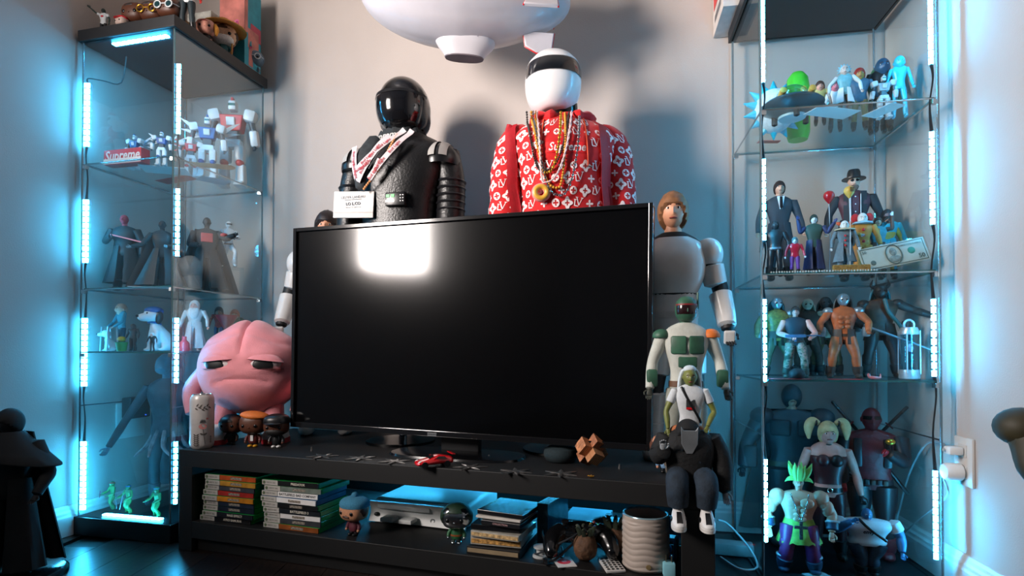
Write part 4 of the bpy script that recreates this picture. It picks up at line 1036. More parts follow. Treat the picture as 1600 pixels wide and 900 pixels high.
# helmeted figure in green and white
GRN = mat('#2f5a45', .5, nz=.3, ns=14); OFFW = mat('#b9bbb2', .7, nz=.08, bump=.2, bs=120)
p = V((at(1072, 600, 1.37).x, 1.37, ZT)); h = zat(463, 1.37)-ZT
r = fig('action_figure', 'helmeted figure with green chest plate and orange shoulder pad behind the doll', p, h, -.15, skin=GRN, top=OFFW, legs=mat('#8d8f84', .7), boots=mat('#5d5348', .6), belt=mat('#5b3a22', .6), hs=1.08, w=1.1, lw=1.05, eyes=False, hands=mat('#3a3d34', .6))
hcc = (0, -.008, .925)
hl = G().ell(hcc, (.06, .066, .074), 28, 20, e=.85, fn=lambda q: (q.x, q.y, max(q.z, -.9))).build('helmet', GRN, r)
band(hcc, (.06, .066, .074), -.35, .22, -1.1, 1.1, 1.04).build('visor', mat('#241416', .15, nz=0, coat=.5), hl); band(hcc, (.06, .066, .074), .24, .36, -1.3, 1.3, 1.05).build('red_band', mat('#7a1f22', .5), hl)
G().tube([(.064, .0, .93), (.066, .005, 1.02)], .006, 6).build('aerial', GRN, hl)
for s in (-1, 1): G().rbox((s*.048, -.066, .725), (.084, .016, .10), .01, (0, 0, s*.25)).build('chest_plate', GRN, r)
G().rbox((0, -.063, .63), (.10, .014, .06), .008).build('belly_plate', GRN, r)
for s, m_ in ((1, ORG), (-1, GRN)): G().ell((s*.135, -.005, .775), (.05, .05, .042), 16, 10, fn=lambda q: (q.x, q.y, max(q.z, -.2))).build('shoulder_pad', m_, r)
for s in (-1, 1): G().rbox((s*.19, -.035, .54), (.06, .06, .10), .015).build('forearm_guard', GRN, r)
# white armoured tall figures behind the television
PLAST = mat('#cfccc9', .25, nz=.04, coat=.3); BLK2 = mat('#101113', .6)
def armour(label, px, d, top, rz, hair):
    p = V((at(px, 500, d).x, d, ZT)); h = zat(top, d)-ZT
    r = fig('action_figure', label, p, h, rz, skin=mat('#c98f70', .5, sss=.05), hair=hair, top=BLK2, legs=BLK2, boots=PLAST, w=1.02, hs=1.02, hairkw=dict(front=.42, back=-1.2, k=1.17, lump=.05), hands=BLK2)
    G().loft([(0, -.002, .62, .086, .06), (0, -.008, .68, .112, .074), (0, -.008, .745, .118, .076), (0, 0, .80, .108, .062), (0, .004, .83, .07, .048)], 28, 2.5, sub=3).build('breastplate', PLAST, r)
    G().loft([(0, 0, .535, .086, .06), (0, 0, .62, .084, .058)], 28, 2.5, sub=2).build('waist_plate', PLAST, r)
    G().loft([(0, 0, .455, .09, .062), (0, 0, .53, .09, .064)], 28, 2.4, sub=2).build('hip_plate', PLAST, r)
    G().loft([(0, 0, .528, .092, .066), (0, 0, .552, .092, .066)], 28, 2.4).build('belt', mat('#b9b6b3', .4), r)
    for i in range(4): G().box((.03, -.0605, .558+.012*i), (.012, .004, .007)).build('vent', BLK2, r, smooth=False)
    for s in (-1, 1):
        G().ell((s*.128, 0, .765), (.052, .052, .062), 20, 14, fn=lambda q: (q.x, q.y, max(q.z, -.65))).build('shoulder_bell', PLAST, r)
        limb(r, 'upper_arm_plate', [(s*.138, .002, .72), (s*.152, .004, .655)], [.044, .041], PLAST, 16, 1); limb(r, 'forearm_plate', [(s*.168, 0, .615), (s*.182, -.03, .535), (s*.185, -.048, .50)], [.041, .036, .033], PLAST, 16, 2)
        G().box((s*.192, -.068, .455), (.04, .016, .05), (.3, 0, 0)).build('hand_plate', PLAST, r, smooth=False, bevel=.006)
        limb(r, 'thigh_plate', [(s*.054, 0, .45), (s*.066, -.008, .32)], [.062, .052], PLAST, 16, 1); limb(r, 'shin_plate', [(s*.073, -.01, .25), (s*.084, .01, .08)], [.048, .04], PLAST, 16, 1)
    return r
armour('tall white armoured figure with light brown hair right of the television', 1052, 1.56, 303, -.25, mat('#7a5233', .6, nz=.3, ns=40))
armour('dark-haired white armoured figure mostly hidden behind the left television edge', 512, 2.04, 332, .1, mat('#22191a', .5, nz=.3, ns=40))

# ------------------------------------------------------------------ the open shelf: game cases
def bt(label, cat, name, a, b, z, rz=0, group=None): return thing(name, label, cat, bench(a, b, z), -TY+rz, 1, group)
ENDW = mat('#b9b5ae', .45, nz=.1); GCASE = mat('#0f8a3c', .25, nz=.15, ns=20, coat=.3); CCASE = mat('#1d4f78', .3, nz=.2); WCASE = mat('#cfcfca', .35)
spines1 = [('#b04a1c', 'orange and black', None), ('#b5822c', 'amber', None), ('#3b3d44', 'charcoal grey', None), ('#a02a24', 'red and white', None), ('#c07a1e', 'black with amber print', None), ('#202a3c', 'dark navy', None), ('#1c2230', 'blue-black', None), ('#1b1d24', 'black with a pale title', 'MASS EFFECT'), ('#121214', '', 'AFRO SAMURAI')]
ords = ['topmost', 'second from the top', 'third from the top', 'fourth from the top', 'fifth from the top', 'sixth from the top', 'seventh from the top', 'second from the bottom', 'bottommost']
def gamecase(label, a, b, z, th, spine, title, jit, shell, grp, light=False, L_=.19, endw=.055):
    r = bt(label, 'game case', 'game_case', a+jit, b+random.uniform(0, .008), z, random.uniform(-.02, .02), grp)
    sp_ = mat(spine, .35, nz=.35, ns=35)
    G().box((L_/2, .0685, th/2), (L_, .133, th*.94)).build('shell', shell, r, smooth=False, bevel=.001)
    G().box(((L_+endw)/2, -.0004, th/2), (L_-endw-.002, .003, th*.88)).build('spine_sleeve', WHITE if light else sp_, r, smooth=False)
    e = G().box((endw/2, -.0006, th/2), (endw-.001, .003, th*.88)).build('spine_end', ENDW, r, smooth=False)
    G().text('XBOX 360', .0068, fm(.031, -.0024, th/2), .0001).build('end_lettering', mat('#77756f', .5), e, smooth=False)
    lg = G(); lg.M = rotm((.008, -.0022, th/2), (PI/2, 0, 0)); lg.lathe([(0, 0), (th*.3, 0), (th*.3, .0006), (0, .0006)], 12); lg.build('end_emblem', mat('#5c6a50', .4), e, smooth=False)
    if title: G().text(title, th*.62, fm((L_+endw)/2, -.0022, th/2), .0001, off=.0002).build('title_lettering', mat('#222222', .5) if light else mat('#d9d2c2', .5), r, smooth=False)
    else: G().box((L_*.62, -.0022, th/2), (L_*.22, .0005, th*.45)).build('title_block', mat('#8a8175', .5, nz=.7, ns=200), r, smooth=False)
    return r
th = .0152
jit1 = (.012, .017, .010, .006, .008, .006, .006, .008, -.004)
for i, (c, desc, ti) in enumerate(spines1):
    lab = '%s game case in left stack%s' % (ords[i], ', '+desc+' spine' if desc else ', reading afro samurai')
    gamecase(lab, .064, .018, ZS+(8-i)*th, th, c, ti, jit1[i]-.0, GCASE, 'game cases in the left stack', L_=.186)
spines2 = [('#17181a', 'PREDATOR', False, GCASE, 'black spine with white lettering'), ('#6f7a72', None, False, GCASE, 'grey-green spine'), ('#d6d3c8', 'BATTLEFIELD BAD COMPANY', True, CCASE, 'white spine'), ('#c9c0a4', None, True, CCASE, 'cream spine'), ('#141416', None, False, GCASE, 'plain black spine'), ('#1c2026', 'BATTLEFIELD 3', False, GCASE, 'dark spine with bold white title'), ('#b9b5b0', None, True, GCASE, 'pale silver spine'), ('#3a3c40', None, False, GCASE, 'dark grey spine'), ('#8a4a1e', None, False, GCASE, 'orange and brown spine')]
for i, (c, ti, lt, shl, desc) in enumerate(spines2):
    gamecase('%s game case in right stack, %s' % (ords[i], desc), .290, .02, ZS+(8-i)*th*.985, th*.985, c, ti, (-.006, .004, -.006, -.006, -.001, .004, .004, .004, .002)[i], shl, 'game cases in the right stack', lt)
# beanie figurine
p, h = onfoot(549, 817, 760, ZS); p = bench(b_at(549, .035)+.004, .045, ZS)
r = bighead('big-headed figurine in a blue knitted bobble hat under the bench', p, .105, -.5, skin=mat('#c08a6a', .45), hair=BROWN, top=mat('#5a2230', .6), legs=mat('#33222c', .6), hairkw=dict(front=.3, back=-.9, k=1.06, lump=.03))
KN = mat('#3f86a8', .9, nz=.25, ns=40, bump=.8, bs=70)
G().ell((0, .02, .80), (.39, .35, .2), 28, 14, e=.85, fn=lambda q: (q.x, q.y, max(q.z, -.35))).build('knitted_hat', KN, r); G().ell((0, .02, 1.02), .09, 14, 10, fn=lambda q: q*(1+.1*noise.noise(q*5))).build('bobble', KN, r)
G().tube([(-.09, -.30, .53), (0, -.325, .55), (.09, -.30, .53)], .02, 6, sub=2).build('moustache', BROWN, r)
# console
CW, CH_, CDp = .305, .066, .26
r = bt('white games console lying on the open shelf under the bench', 'games console', 'games_console', b_at(577, .16), .16, ZS)
g = G(); prof = [(0, 0), (.004, -.006), (.008, -.010)]
def conf(x): return .010*(1-math.sin(PI*x/CW)**.8)
n_ = 24; rows = []
for j in range(9):
    v = j/8; row = []
    for i in range(n_+1):
        x = CW*i/n_; row.append((x, .012*math.sin(PI*v)*1.0*(1)-.0+.006*math.sin(PI*x/CW), .004+(CH_-.008)*v))
    rows.append(row)
g.sheet(rows, .01); CONW = mat('#d3d6d4', .4, nz=.03)
g.build('faceplate', CONW, r)
G().rbox((CW/2, CDp/2+.02, CH_/2), (CW, CDp-.02, CH_), .012, seg=3).build('body', CONW, r)
G().rbox((CW*.36, .012, CH_*.72), (CW*.56, .014, .013), .003).build('disc_tray', mat('#bfc4c4', .35), r)
pb = G(); pb.M = rotm((CW*.84, .012, CH_*.5), (PI/2, 0, 0)); pb.lathe([(0, .006), (.010, .007), (.011, .004), (.0165, .004), (.018, .008), (.019, .0), (0, -.002)], 28); pb.build('power_button', mat('#c4c8c8', .35), r)
G().ell((.022, .010, CH_*.35), (.009, .008, .006), 12, 8).build('sensor_window', BLACK, r)
for x in (.075, .135): G().rbox((x, -.010, CH_*.30), (.040, .038, .011), .002).build('memory_unit', mat('#d9dcda', .4), r)
lg = G(); lg.torus((CW*.66, .012, CH_*.27), .006, .001, 14, 5); lg.build('round_emblem', GREYM, r)
# small chrome-faced figure
p = bench(b_at(714, .075), .075, ZS); h = zat(785, p.y)-ZS
r = bighead('small figure with a chrome face and green hood by the console', p, h*1.0, -.1, skin=CHROME, hair=mat('#12301f', .6), top=mat('#1f5a36', .5), legs=mat('#2a3a33', .5), shoes=CHROME, hairkw=dict(front=.55, back=-1, k=1.14, lump=.03))
G().loft([(0, 0, .19, .152, .12), (0, 0, .23, .152, .12)], 18, 2.3).build('belt', mat('#8a4a22', .5), r)
# disc boxes
def discbox(label, a, b, z, w_, d_, t_, rz, m, edge=None, lab=None):
    r = bt(label, 'disc case', 'disc_case', a, b, z, rz, 'disc cases stacked by the console')
    G().box((w_/2, d_/2, t_/2), (w_, d_, t_*.92)).build('case_body', m, r, smooth=False, bevel=.0008)
    if edge: G().box((w_/2, -.0006, t_/2), (w_*.96, .0016, t_*.5)).build('paper_edge', edge, r, smooth=False)
    if lab: G().text(lab, t_*.55, fm(w_/2, -.0012, t_/2), .0001).build('edge_lettering', mat('#caa0a0', .5), r, smooth=False)
    return r
a0 = .93
discbox('large black hardcover case at the bottom of the disc pile', a0-.005, .012, ZS, .137, .19, .02, .0, mat('#131315', .45), mat('#8d7a5e', .7))
JW = mat('#a8a49a', .2, nz=.25, ns=50, coat=.5)
discbox('lower clear jewel case with printed insert in the disc pile', a0+.002, .02, ZS+.0205, .13, .125, .0205, .06, JW, mat('#b98a4a', .6, nz=.7, ns=120))
discbox('upper clear jewel case in the disc pile', a0+.004, .016, ZS+.0415, .128, .125, .016, -.05, JW, mat('#c0a070', .6, nz=.6, ns=120))
discbox('black slip case above the jewel cases in the disc pile', a0+.003, .02, ZS+.058, .126, .135, .014, .04, mat('#111317', .25, coat=.5))
discbox('thin dark case with red lettering in the disc pile', a0+.03, .02, ZS+.0725, .105, .13, .012, -.1, mat('#17191d', .25, coat=.4), None, 'COLLECTION')
discbox('white paper sleeve near the top of the disc pile', a0+.012, .03, ZS+.085, .12, .12, .006, -.08, mat('#c9c4bc', .7))
discbox('topmost dark case of the disc pile', a0+.012, .04, ZS+.0915, .126, .13, .012, -.12, mat('#0f1216', .25, coat=.5))
discbox('clear case leaning behind the disc pile', a0+.145, .12, ZS, .03, .14, .115, -.15, mat('#3a5a68', .2, nz=.3))
# game controllers with cables
def controller(label, a, b, z, rz, m, tilt=0):
    r = bt(label, 'game controller', 'game_controller', a, b, z, rz); r.rotation_euler[0] = tilt
    g = G(); g.loft([(0, 0, .014, .052, .028), (0, 0, .03, .056, .031), (0, 0, .042, .05, .026), (0, 0, .047, .036, .018)], 28, 2.6, sub=3)
    for s in (-1, 1): g.tube([(s*.042, 0, .03), (s*.064, -.02, .025), (s*.072, -.05, .018), (s*.07, -.068, .016)], [.024, .024, .02, .014], 14, sub=4)
    bd = g.build('shell', m, r, remesh=.0022)
    for x, y in ((-.036, .006), (.016, -.014)): G().lathe([(.0075, 0), (.005, .004), (.0045, .008), (.009, .009), (.0085, .012), (0, .011)], 18, (x, y, .044)).build('thumb_stick', BLACK, r)
    g = G().box((-.016, -.014, .047), (.020, .006, .004)); g.box((-.016, -.014, .0472), (.006, .020, .004)); g.build('direction_pad', BLACK, r, smooth=False)
    for i in range(4): G().ell((.036+.009*math.cos(i*PI/2), .006+.009*math.sin(i*PI/2), .0455), (.0042, .0042, .004), 10, 6).build('button', mat(('#3f8a4a', '#b03a3a', '#c0a030', '#3a5ab0')[i], .3, nz=0), r)
    return r
controller('glossy black game controller right of the disc pile', 1.19, .10, ZS+.03, .3, mat('#0d0e10', .2, coat=.4), .35)
controller('blue-lit grey game controller at the back of the shelf', 1.27, .26, ZS, -.2, mat('#4a5a66', .35), .1)
r = bt('stack of pale disc sleeves at the back of the shelf', 'disc case', 'sleeve_stack', 1.12, .26, ZS); G().box((.05, .05, .02), (.12, .13, .038)).build('sleeve_block', mat('#7f97a4', .6), r, smooth=False, bevel=.002)
def cable(label, pts, m, rr=.0022, name='cable'):
    return tag(G().tube([bench(*q) for q in pts], rr, 6, sub=6).build(name, m), label, 'cable')
cable('dark cable looping in front of the black controller', [(1.08, .20, ZS+.02), (1.10, .08, ZS+.05), (1.13, .03, ZS+.03), (1.16, .05, ZS+.004), (1.14, .12, ZS+.006)], WIREM)
cable('dark cable crossing the disc pile corner to the controller', [(1.075, .10, ZS+.004), (1.10, .03, ZS+.012), (1.15, .03, ZS+.04), (1.19, .05, ZS+.06), (1.21, .12, ZS+.07)], mat('#2b3036', .5))
cable('black cable ending in a flat plug at the shelf front', [(1.20, .10, ZS+.05), (1.175, .05, ZS+.03), (1.15, .025, ZS+.008), (1.135, .012, ZS+.005)], WIREM, .003)
r = bt('flat silver connector plug at the shelf edge', 'plug', 'cable_plug', 1.128, .008, ZS, .4); G().rbox((0, .004, .005), (.010, .02, .008), .001).build('plug_body', BLACK, r); G().box((0, -.010, .005), (.0085, .012, .0045)).build('plug_tip', CHROME, r, smooth=False)
r = bt('white cable spool lying beside the disc pile', 'cable reel', 'cable_spool', 1.105, .05, ZS); G().lathe([(0, 0), (.02, 0), (.02, .004), (.011, .006), (.011, .02), (.018, .022), (.018, .026), (0, .026)], 24).build('spool', mat('#b9bcbc', .5), r)
r = bt('white card with a red round print under the shelf clutter', 'card', 'printed_card', 1.168, .03, ZS, .5); G().box((0, 0, .001), (.045, .065, .0016)).build('card', mat('#d0cdca', .6), r, smooth=False); G().lathe([(0, .0019), (.016, .0019), (.016, .0024), (0, .0024)], 20).build('red_disc', RED, r); G().text('80', .012, Matrix.Translation((0, 0, .0026)), .0001).build('disc_lettering', WHITE, r, smooth=False)
r = bt('white remote card with a grid of black keys', 'remote control', 'remote_card', 1.278, .042, ZS, .42); G().rbox((0, 0, .003), (.045, .085, .006), .0015).build('body', mat('#c9c6c2', .5), r)
for i in range(4):
    for j in range(6): G().lathe([(0, .006), (.0036, .006), (.0034, .0072), (0, .0074)], 8, (-.0155+.0104*i, -.034+.0125*j, 0)).build('key', BLACK, r)
def carved(label, a, b, rz, k, sx):
    r = bt(label, 'wooden pot', 'carved_pot', a, b, ZS, rz)
    g = G(); g.ell((0, 0, .032*k), (.030*k*sx, .028*k, .033*k), 28, 20, fn=lambda q: q*(1+.09*noise.noise(V((q.x*3, q.y*3, q.z*1.2)))-.10*(math.exp(-(((q.x-.36)/.16)**2+((q.z-.2)/.12)**2))+math.exp(-(((q.x+.36)/.16)**2+((q.z-.2)/.12)**2)))*max(0, -q.y)))
    g.build('bowl', mat('#5b3f2b', .75, nz=.4, ns=70, bump=.7, bs=120), r)
    for i in range(7):
        an = i*.9; G().tube([(.012*math.cos(an)*k, .012*math.sin(an)*k, .058*k), (.02*math.cos(an)*k, .02*math.sin(an)*k, .078*k), (.026*math.cos(an)*k, .026*math.sin(an)*k, .079*k)], [.006*k, .005*k, .001], 6, sub=3, flat=.5).build('leaf', mat('#2c3628', .7, nz=.3), r)
carved('smaller knobbly brown wooden pot left of the other on the shelf', 1.213, .060, .2, 1.0, .95); carved('larger knobbly brown wooden pot beside the ribbed jar', 1.272, .118, -.3, 1.12, 1.15)
# ribbed jar
p = bench(b_at(1008, .065), .065, ZS); rj = .0525; hj = zat(802, p.y)-ZS
r = thing('candle_jar', 'cream ceramic candle jar with wavy ribs on the shelf', 'candle jar', p, face_cam(p)); prof = [(0, 0), (rj*.9, 0), (rj*.97, .004)]
def ribs(a, j, r_, z): 
    if r_ < rj*.95 or not (.006 < z < hj-.012): return r_
    ph = (z+.0026*math.sin(a*5))/.0135; return r_+.0016*abs(math.sin(ph*PI))**.6
zs = [(rj, .006+i*(hj-.018)/70) for i in range(71)]
G().lathe(prof+zs+[(rj, hj-.008), (rj*1.02, hj-.004), (rj*1.0, hj), (rj*.93, hj), (rj*.92, hj-.03), (0, hj-.03)], 72, fn=ribs).build('jar', mat('#b5a79d', .45, nz=.07), r, ang=60)
G().lathe([(0, hj-.0295), (rj*.9, hj-.0295), (rj*.9, hj-.022), (0, hj-.021)], 40).build('wax', mat('#5a3236', .5), r)
G().torus((0, 0, hj), rj*.965, .0024, 40, 8, (PI/2, 0, 0)).build('rim', mat('#8fb0bd', .25, .4), r)
lg = G(); lg.M = rotm((.006, -rj-.001, .018), (PI/2, 0, 0)); lg.lathe([(0, 0), (.006, 0), (.0055, .0012), (0, .0015)], 18); lg.build('round_stamp', mat('#a08a62', .4, .5), r)
# charger cube and blue cassette-like reel
r = bt('pale blue charger cube right of the ribbed jar', 'charger', 'charger_cube', 1.408, .03, ZS, .2); G().rbox((0, 0, .015), (.027, .027, .03), .003).build('body', mat('#8fd0e0', .35), r); 
for s in (-1, 1): G().box((s*.006, 0, .036), (.0015, .006, .016)).build('prong', mat('#9a8a72', .3, .8), r, smooth=False)
r = bt('blue plastic reel case behind the charger cube', 'reel case', 'reel_case', 1.395, .13, ZS, -.1); g = G()
for s in (-1, 1): g.box((s*.024, 0, .028), (.008, .03, .056))
g.box((0, 0, .005), (.056, .03, .010)); g.box((0, 0, .052), (.056, .03, .008)); BLU = mat('#2a7fa6', .35); g.build('case_frame', BLU, r, smooth=False, bevel=.0015); G().ell((0, -.006, .028), (.016, .012, .014), 16, 10).build('reel', mat('#5ab4d6', .2), r)
for i in range(3): q = bt('blue tube lying %s at the back right of the shelf' % ('lowest', 'in the middle', 'on top')[i], 'tube', 'plastic_tube', 1.37, .24+.0*i, ZS+.014+.0245*i, 0); G().tube([(-.07, 0, 0), (.06, 0, 0)], .012, 14).build('tube_body', BLU, q)

# ------------------------------------------------------------------ left display case
WHT = mat('#d4d8da', .35, nz=.04); RD = mat('#c8202c', .35); BL = mat('#2a5a9a', .35); DKT = mat('#12191c', .6, nz=.3); PINK = mat('#d99a8c', .5)
def robot(label, loc, h, rz, main=WHT, acc=RD, dark=mat('#3a444c', .4), wings=None, arm_up=False, grp=None):
    r = thing('toy_robot', label, 'toy robot', loc, rz, h, grp)
    G().box((0, 0, .70), (.20, .13, .17), taper=1.25).build('chest', acc, r, smooth=False, bevel=.012)
    G().box((0, -.075, .71), (.09, .04, .09), (.3, 0, 0)).build('chest_hatch', main, r, smooth=False, bevel=.008)
    G().box((0, 0, .56), (.13, .10, .12)).build('waist', dark, r, smooth=False, bevel=.01); G().box((0, 0, .48), (.21, .13, .09), taper=.85).build('skirt_armour', main, r, smooth=False, bevel=.012)
    hd = G().rbox((0, -.005, .90), (.085, .10, .11), .02).build('head', main, r); G().box((0, -.055, .905), (.07, .012, .025)).build('visor', mat('#1c5a50', .2), hd, smooth=False); G().box((0, -.02, .965), (.02, .06, .04)).build('crest', acc, hd, smooth=False)
    for s in (-1, 1):
        up = 1 if (arm_up and s > 0) else 0
        G().rbox((s*.185, 0, .79), (.13, .14, .13), .03, (0, s*.25, 0)).build('shoulder_block', main, r)
        limb(r, 'upper_arm', [(s*.19, 0, .74), (s*.22, 0, .62)], [.035, .032], dark, 10, 1); G().rbox((s*.235, -.02, .54), (.085, .10, .17), .02, (.2, s*-.08, 0)).build('forearm', main, r); hand_part(r, (s*.24, -.04, .46), (0, -.1, -1), .08, dark, side=s)
        G().rbox((s*.075, 0, .37), (.10, .12, .19), .022).build('thigh', main, r); G().ell((s*.082, -.03, .265), (.045, .05, .04), 12, 8).build('knee_joint', acc, r)
        G().box((s*.088, 0, .15), (.10, .12, .21), taper=.8).build('shin', main, r, smooth=False, bevel=.014); G().box((s*.092, -.035, .025), (.105, .20, .05), taper=.8).build('foot', main, r, smooth=False, bevel=.012)
        if wings:
            for k in range(3): G().prism([(0, 0), (s*.30, .22-.13*k), (s*.40, .26-.17*k), (s*.10, -.03)], .012, rotm((s*.04, .08+.012*k, .72), (0, 0, s*.25))).build('wing_blade', wings, r, smooth=False)
    return r
Z1, Z2, Z3 = SH['L']
p, h = ina(CL, 362, .085, Z1, 153); robot('largest white and red toy robot in the left case', p, h, .12)
p, h = ina(CL, 322, .10, Z1, 180); robot('white and blue toy robot beside the largest one in the left case', p, h, .3, acc=BL, wings=WHT)
p, h = inb(CL, 250, .09, Z1, 205); robot('small winged white toy robot near the front edge of the left case', p, h, .2, acc=BL, wings=WHT)
p, h = inb(CL, 208, .10, Z1, 210); robot('small winged blue and white toy robot above the red lettered box', p, h, -.2, acc=BL, wings=mat('#9fb4c4', .3))
p, h = ina(CL, 296, .14, Z1, 212); robot('red and white toy robot half hidden by the lit corner', p, h, .4, acc=RD, wings=RD)
a = CL.at_b(187, .035); q = CL.p(a, .035, Z1+.0008); yw = math.atan2(-CL.e1.y, -CL.e1.x)
r = thing('lettered_box', 'flat red box with big white lettering in the left case', 'box', q, yw); G().box((0, .02, .024), (.15, .035, .048)).build('box_body', mat('#c4161f', .5), r, smooth=False, bevel=.001); G().box((0, .0018, .010), (.15, .001, .016)).build('white_band', WHITE, r, smooth=False)
G().text('Supreme', .044, fm(0, .0015, .026), .0004, off=.0008, shear=.2, w=.14).build('box_lettering', WHITE, r, smooth=False)
q0 = CL.p(.05, CL.at_a(296, .05), Z1+.012); q1 = CL.p(.045, CL.at_a(368, .045)-.01, Z1+.06)
tag(G().tube([q0, q0.lerp(q1, .9), q1], [.008, .010, .004], 6, flat=.35).build('toy_sword', mat('#b9a489', .6)), 'pale wooden blade leaning across the toy robots', 'toy sword')
def sticker(label, cs, a, b, z, w_, d_, rz, m, lab=None):
    r = thing('sticker_card', label, 'card', cs.p(a, b, z+.0006), rz, 1); G().box((0, 0, .0006), (w_, d_, .0012)).build('card', m, r, smooth=False)
    if lab: G().text(lab, d_*.7, Matrix.Translation((0, 0, .0014)), .0001, w=w_*.9).build('card_lettering', WHITE, r, smooth=False)
sticker('white card lying under the robots on the top left shelf', CL, .16, .13, Z1, .14, .09, .3, WHITE); sticker('red card lying under the robots on the top left shelf', CL, .21, .23, Z1, .16, .05, -.4, RD); sticker('pale blue card at the back of the top left shelf', CL, .09, .27, Z1, .10, .07, .8, mat('#9ab6c4', .5))
# second shelf
p, h = inb(CL, 193, .11, Z2, 336)
r = fig('action_figure', 'dark robed figure with a red head holding a pink rod', p, h, .1, skin=mat('#b02a3a', .5), top=DKT, legs=DKT, coat=DKT, coatz=.1, flare=2.0, w=1.35, lw=1.3, eyes=True, arms={'L': [(-.22, -.03, .64), (-.08, -.16, .68)], 'R': [(.23, 0, .62), (.22, -.02, .47)]}, hands=MATT, mouth=None)
G().tube([(-.06, -.2, .70), (.34, -.24, .60)], .009, 8).build('pink_rod', mat('#e08a94', .4, em=.2, nz=0), r); cape(r, DKT, .8, .2, .12, .3, .07, .18)
p, h = inb(CL, 252, .09, Z2, 345); r = fig('action_figure', 'crouching black figure with spread cape at the lit corner', p, h, .4, skin=MATT, top=DKT, legs=DKT, coat=DKT, coatz=.04, flare=3.0, w=1.2, arms={'L': [(-.25, -.05, .62), (-.36, -.1, .58)], 'R': [(.2, -.1, .62), (.1, -.2, .6)]}, hands=mat('#7a8a90', .5), eyes=False); cape(r, MATT, .82, .02, .13, .5, .08, .2)
p, h = ina(CL, 322, .09, Z2, 340); r = fig('action_figure', 'black figure with red trim and wide cape in the left case', p, h, .5, skin=MATT, top=MATT, legs=MATT, coat=DKT, coatz=.06, flare=2.2, w=1.3, lw=1.2, eyes=False, arms={'R': [(.22, -.08, .72), (.32, -.2, .76)], 'L': [(-.2, -.06, .62), (-.1, -.18, .6)]}, hands=MATT); cape(r, DKT, .84, .02, .14, .4, .07, .2); G().box((0, -.075, .72), (.14, .02, .12), (0, 0, .1)).build('red_chest_trim', mat('#c4413a', .5), r, smooth=False, bevel=.01); G().ell((.2, -.06, .77), (.05, .05, .03), 10, 8).build('red_shoulder_trim', mat('#c4413a', .5), r)
p, h = ina(CL, 356, .07, Z2, 419); hs_ = max(.05, h)
st = thing('acrylic_stand', 'clear acrylic display stand under the small white figure', 'stand', p, .6); g = G(); 
for s in (-1, 1): g.box((s*.045, 0, hs_/2-.001), (.003, .07, hs_-.003))
g.box((0, 0, hs_-.0015), (.093, .07, .003)); g.build('stand_body', ACRYL, st, smooth=False)
h2 = zat(350, p.y)-Z2-hs_
r = fig('action_figure', 'small white armoured figure perched on the acrylic stand', (p.x, p.y, p.z+hs_), h2*1.05, .7, skin=WHT, top=WHT, legs=WHT, boots=WHT, w=1.1, lw=1.15, eyes=False, belt=MATT, hands=MATT, legp={'R': [(.10, -.14, .33), (.10, -.10, .06)], 'L': [(-.09, -.05, .26), (-.12, .04, .05)]}, arms={'R': [(.2, -.04, .66), (.08, -.16, .62)], 'L': [(-.2, -.04, .66), (-.06, -.16, .58)]})
G().ell((0, -.008, .93), (.06, .066, .07), 20, 14).build('helmet', WHT, r); band((0, -.008, .93), (.06, .066, .07), -.1, .25, -1.1, 1.1, 1.05).build('visor', GLOSSB, r); G().tube([(-.1, -.17, .60), (.14, -.2, .64)], .014, 8).build('toy_rifle', BLACK, r)
sticker('red and white card lying on the second left shelf', CL, .26, .06, Z2, .12, .035, .25, mat('#c0404a', .5)); sticker('white card lying on the second left shelf', CL, .13, .05, Z2, .12, .05, .2, WHITE)
# third shelf
def dog(label, loc, h, rz, m, ear, collar=None):
    r = thing('dog_figurine', label, 'dog figurine', loc, rz, h); g = G()
    g.tube([(0, .18, .14), (0, .10, .28), (0, -.02, .48), (0, -.06, .60)], [.17, .19, .14, .09], 16, sub=4)
    g.ell((0, -.10, .78), (.17, .19, .17), 20, 14); g.ell((0, -.28, .73), (.10, .15, .09), 16, 10)
    for s in (-1, 1): g.tube([(s*.09, -.06, .45), (s*.10, -.10, .2), (s*.10, -.12, .04)], [.07, .055, .05], 10, sub=3); g.ell((s*.10, -.16, .035), (.055, .09, .035), 10, 8); g.ell((s*.14, .14, .12), (.08, .14, .11), 12, 8); g.ell((s*.15, .02, .035), (.05, .1, .035), 10, 8)
    g.tube([(0, .28, .1), (0, .38, .16), (0, .42, .28)], [.04, .03, .015], 8, sub=3)
    g.build('body', m, r, remesh=.022)
    for s in (-1, 1): G().ell((s*.17, -.06, .72), (.045, .08, .14), 12, 8, rot=(0, s*.3, 0)).build('ear', ear, r); G().ell((s*.07, -.265, .82), (.018, .015, .022), 8, 6).build('eye', EYEB, r)
    G().ell((0, -.43, .75), (.035, .03, .028), 10, 8).build('nose', EYEB, r)
    if collar: G().torus((0, -.07, .61), .12, .02, 18, 6, (PI/2-.2, 0, 0)).build('collar', collar, r)
    return r
p, h = inb(CL, 166, .08, Z3, 514); dog('small white sitting dog figurine on the third left shelf', p, h, -.9, WHT, WHT)
def elder(label, p, h, rz, **k): return fig('cartoon_figurine', label, p, h, rz, hs=2.0, w=1.25, lw=1.0, **k)
TEAL = mat('#3a8a9a', .6)
p, h = inb(CL, 190, .12, Z3, 474); r = elder('balding figurine in a blue cardigan with a walking frame', p, h, -.6, skin=mat('#d0a890', .5), top=TEAL, legs=mat('#2a4a5a', .6), arms={'L': [(-.2, -.08, .6), (-.14, -.2, .5)], 'R': [(.2, -.08, .6), (.14, -.2, .5)]})
fr = thing('walking_frame', 'tiny white walking frame in front of the balding figurine', 'walking frame', p+V((-.026, -.025, 0)), -.6, h)
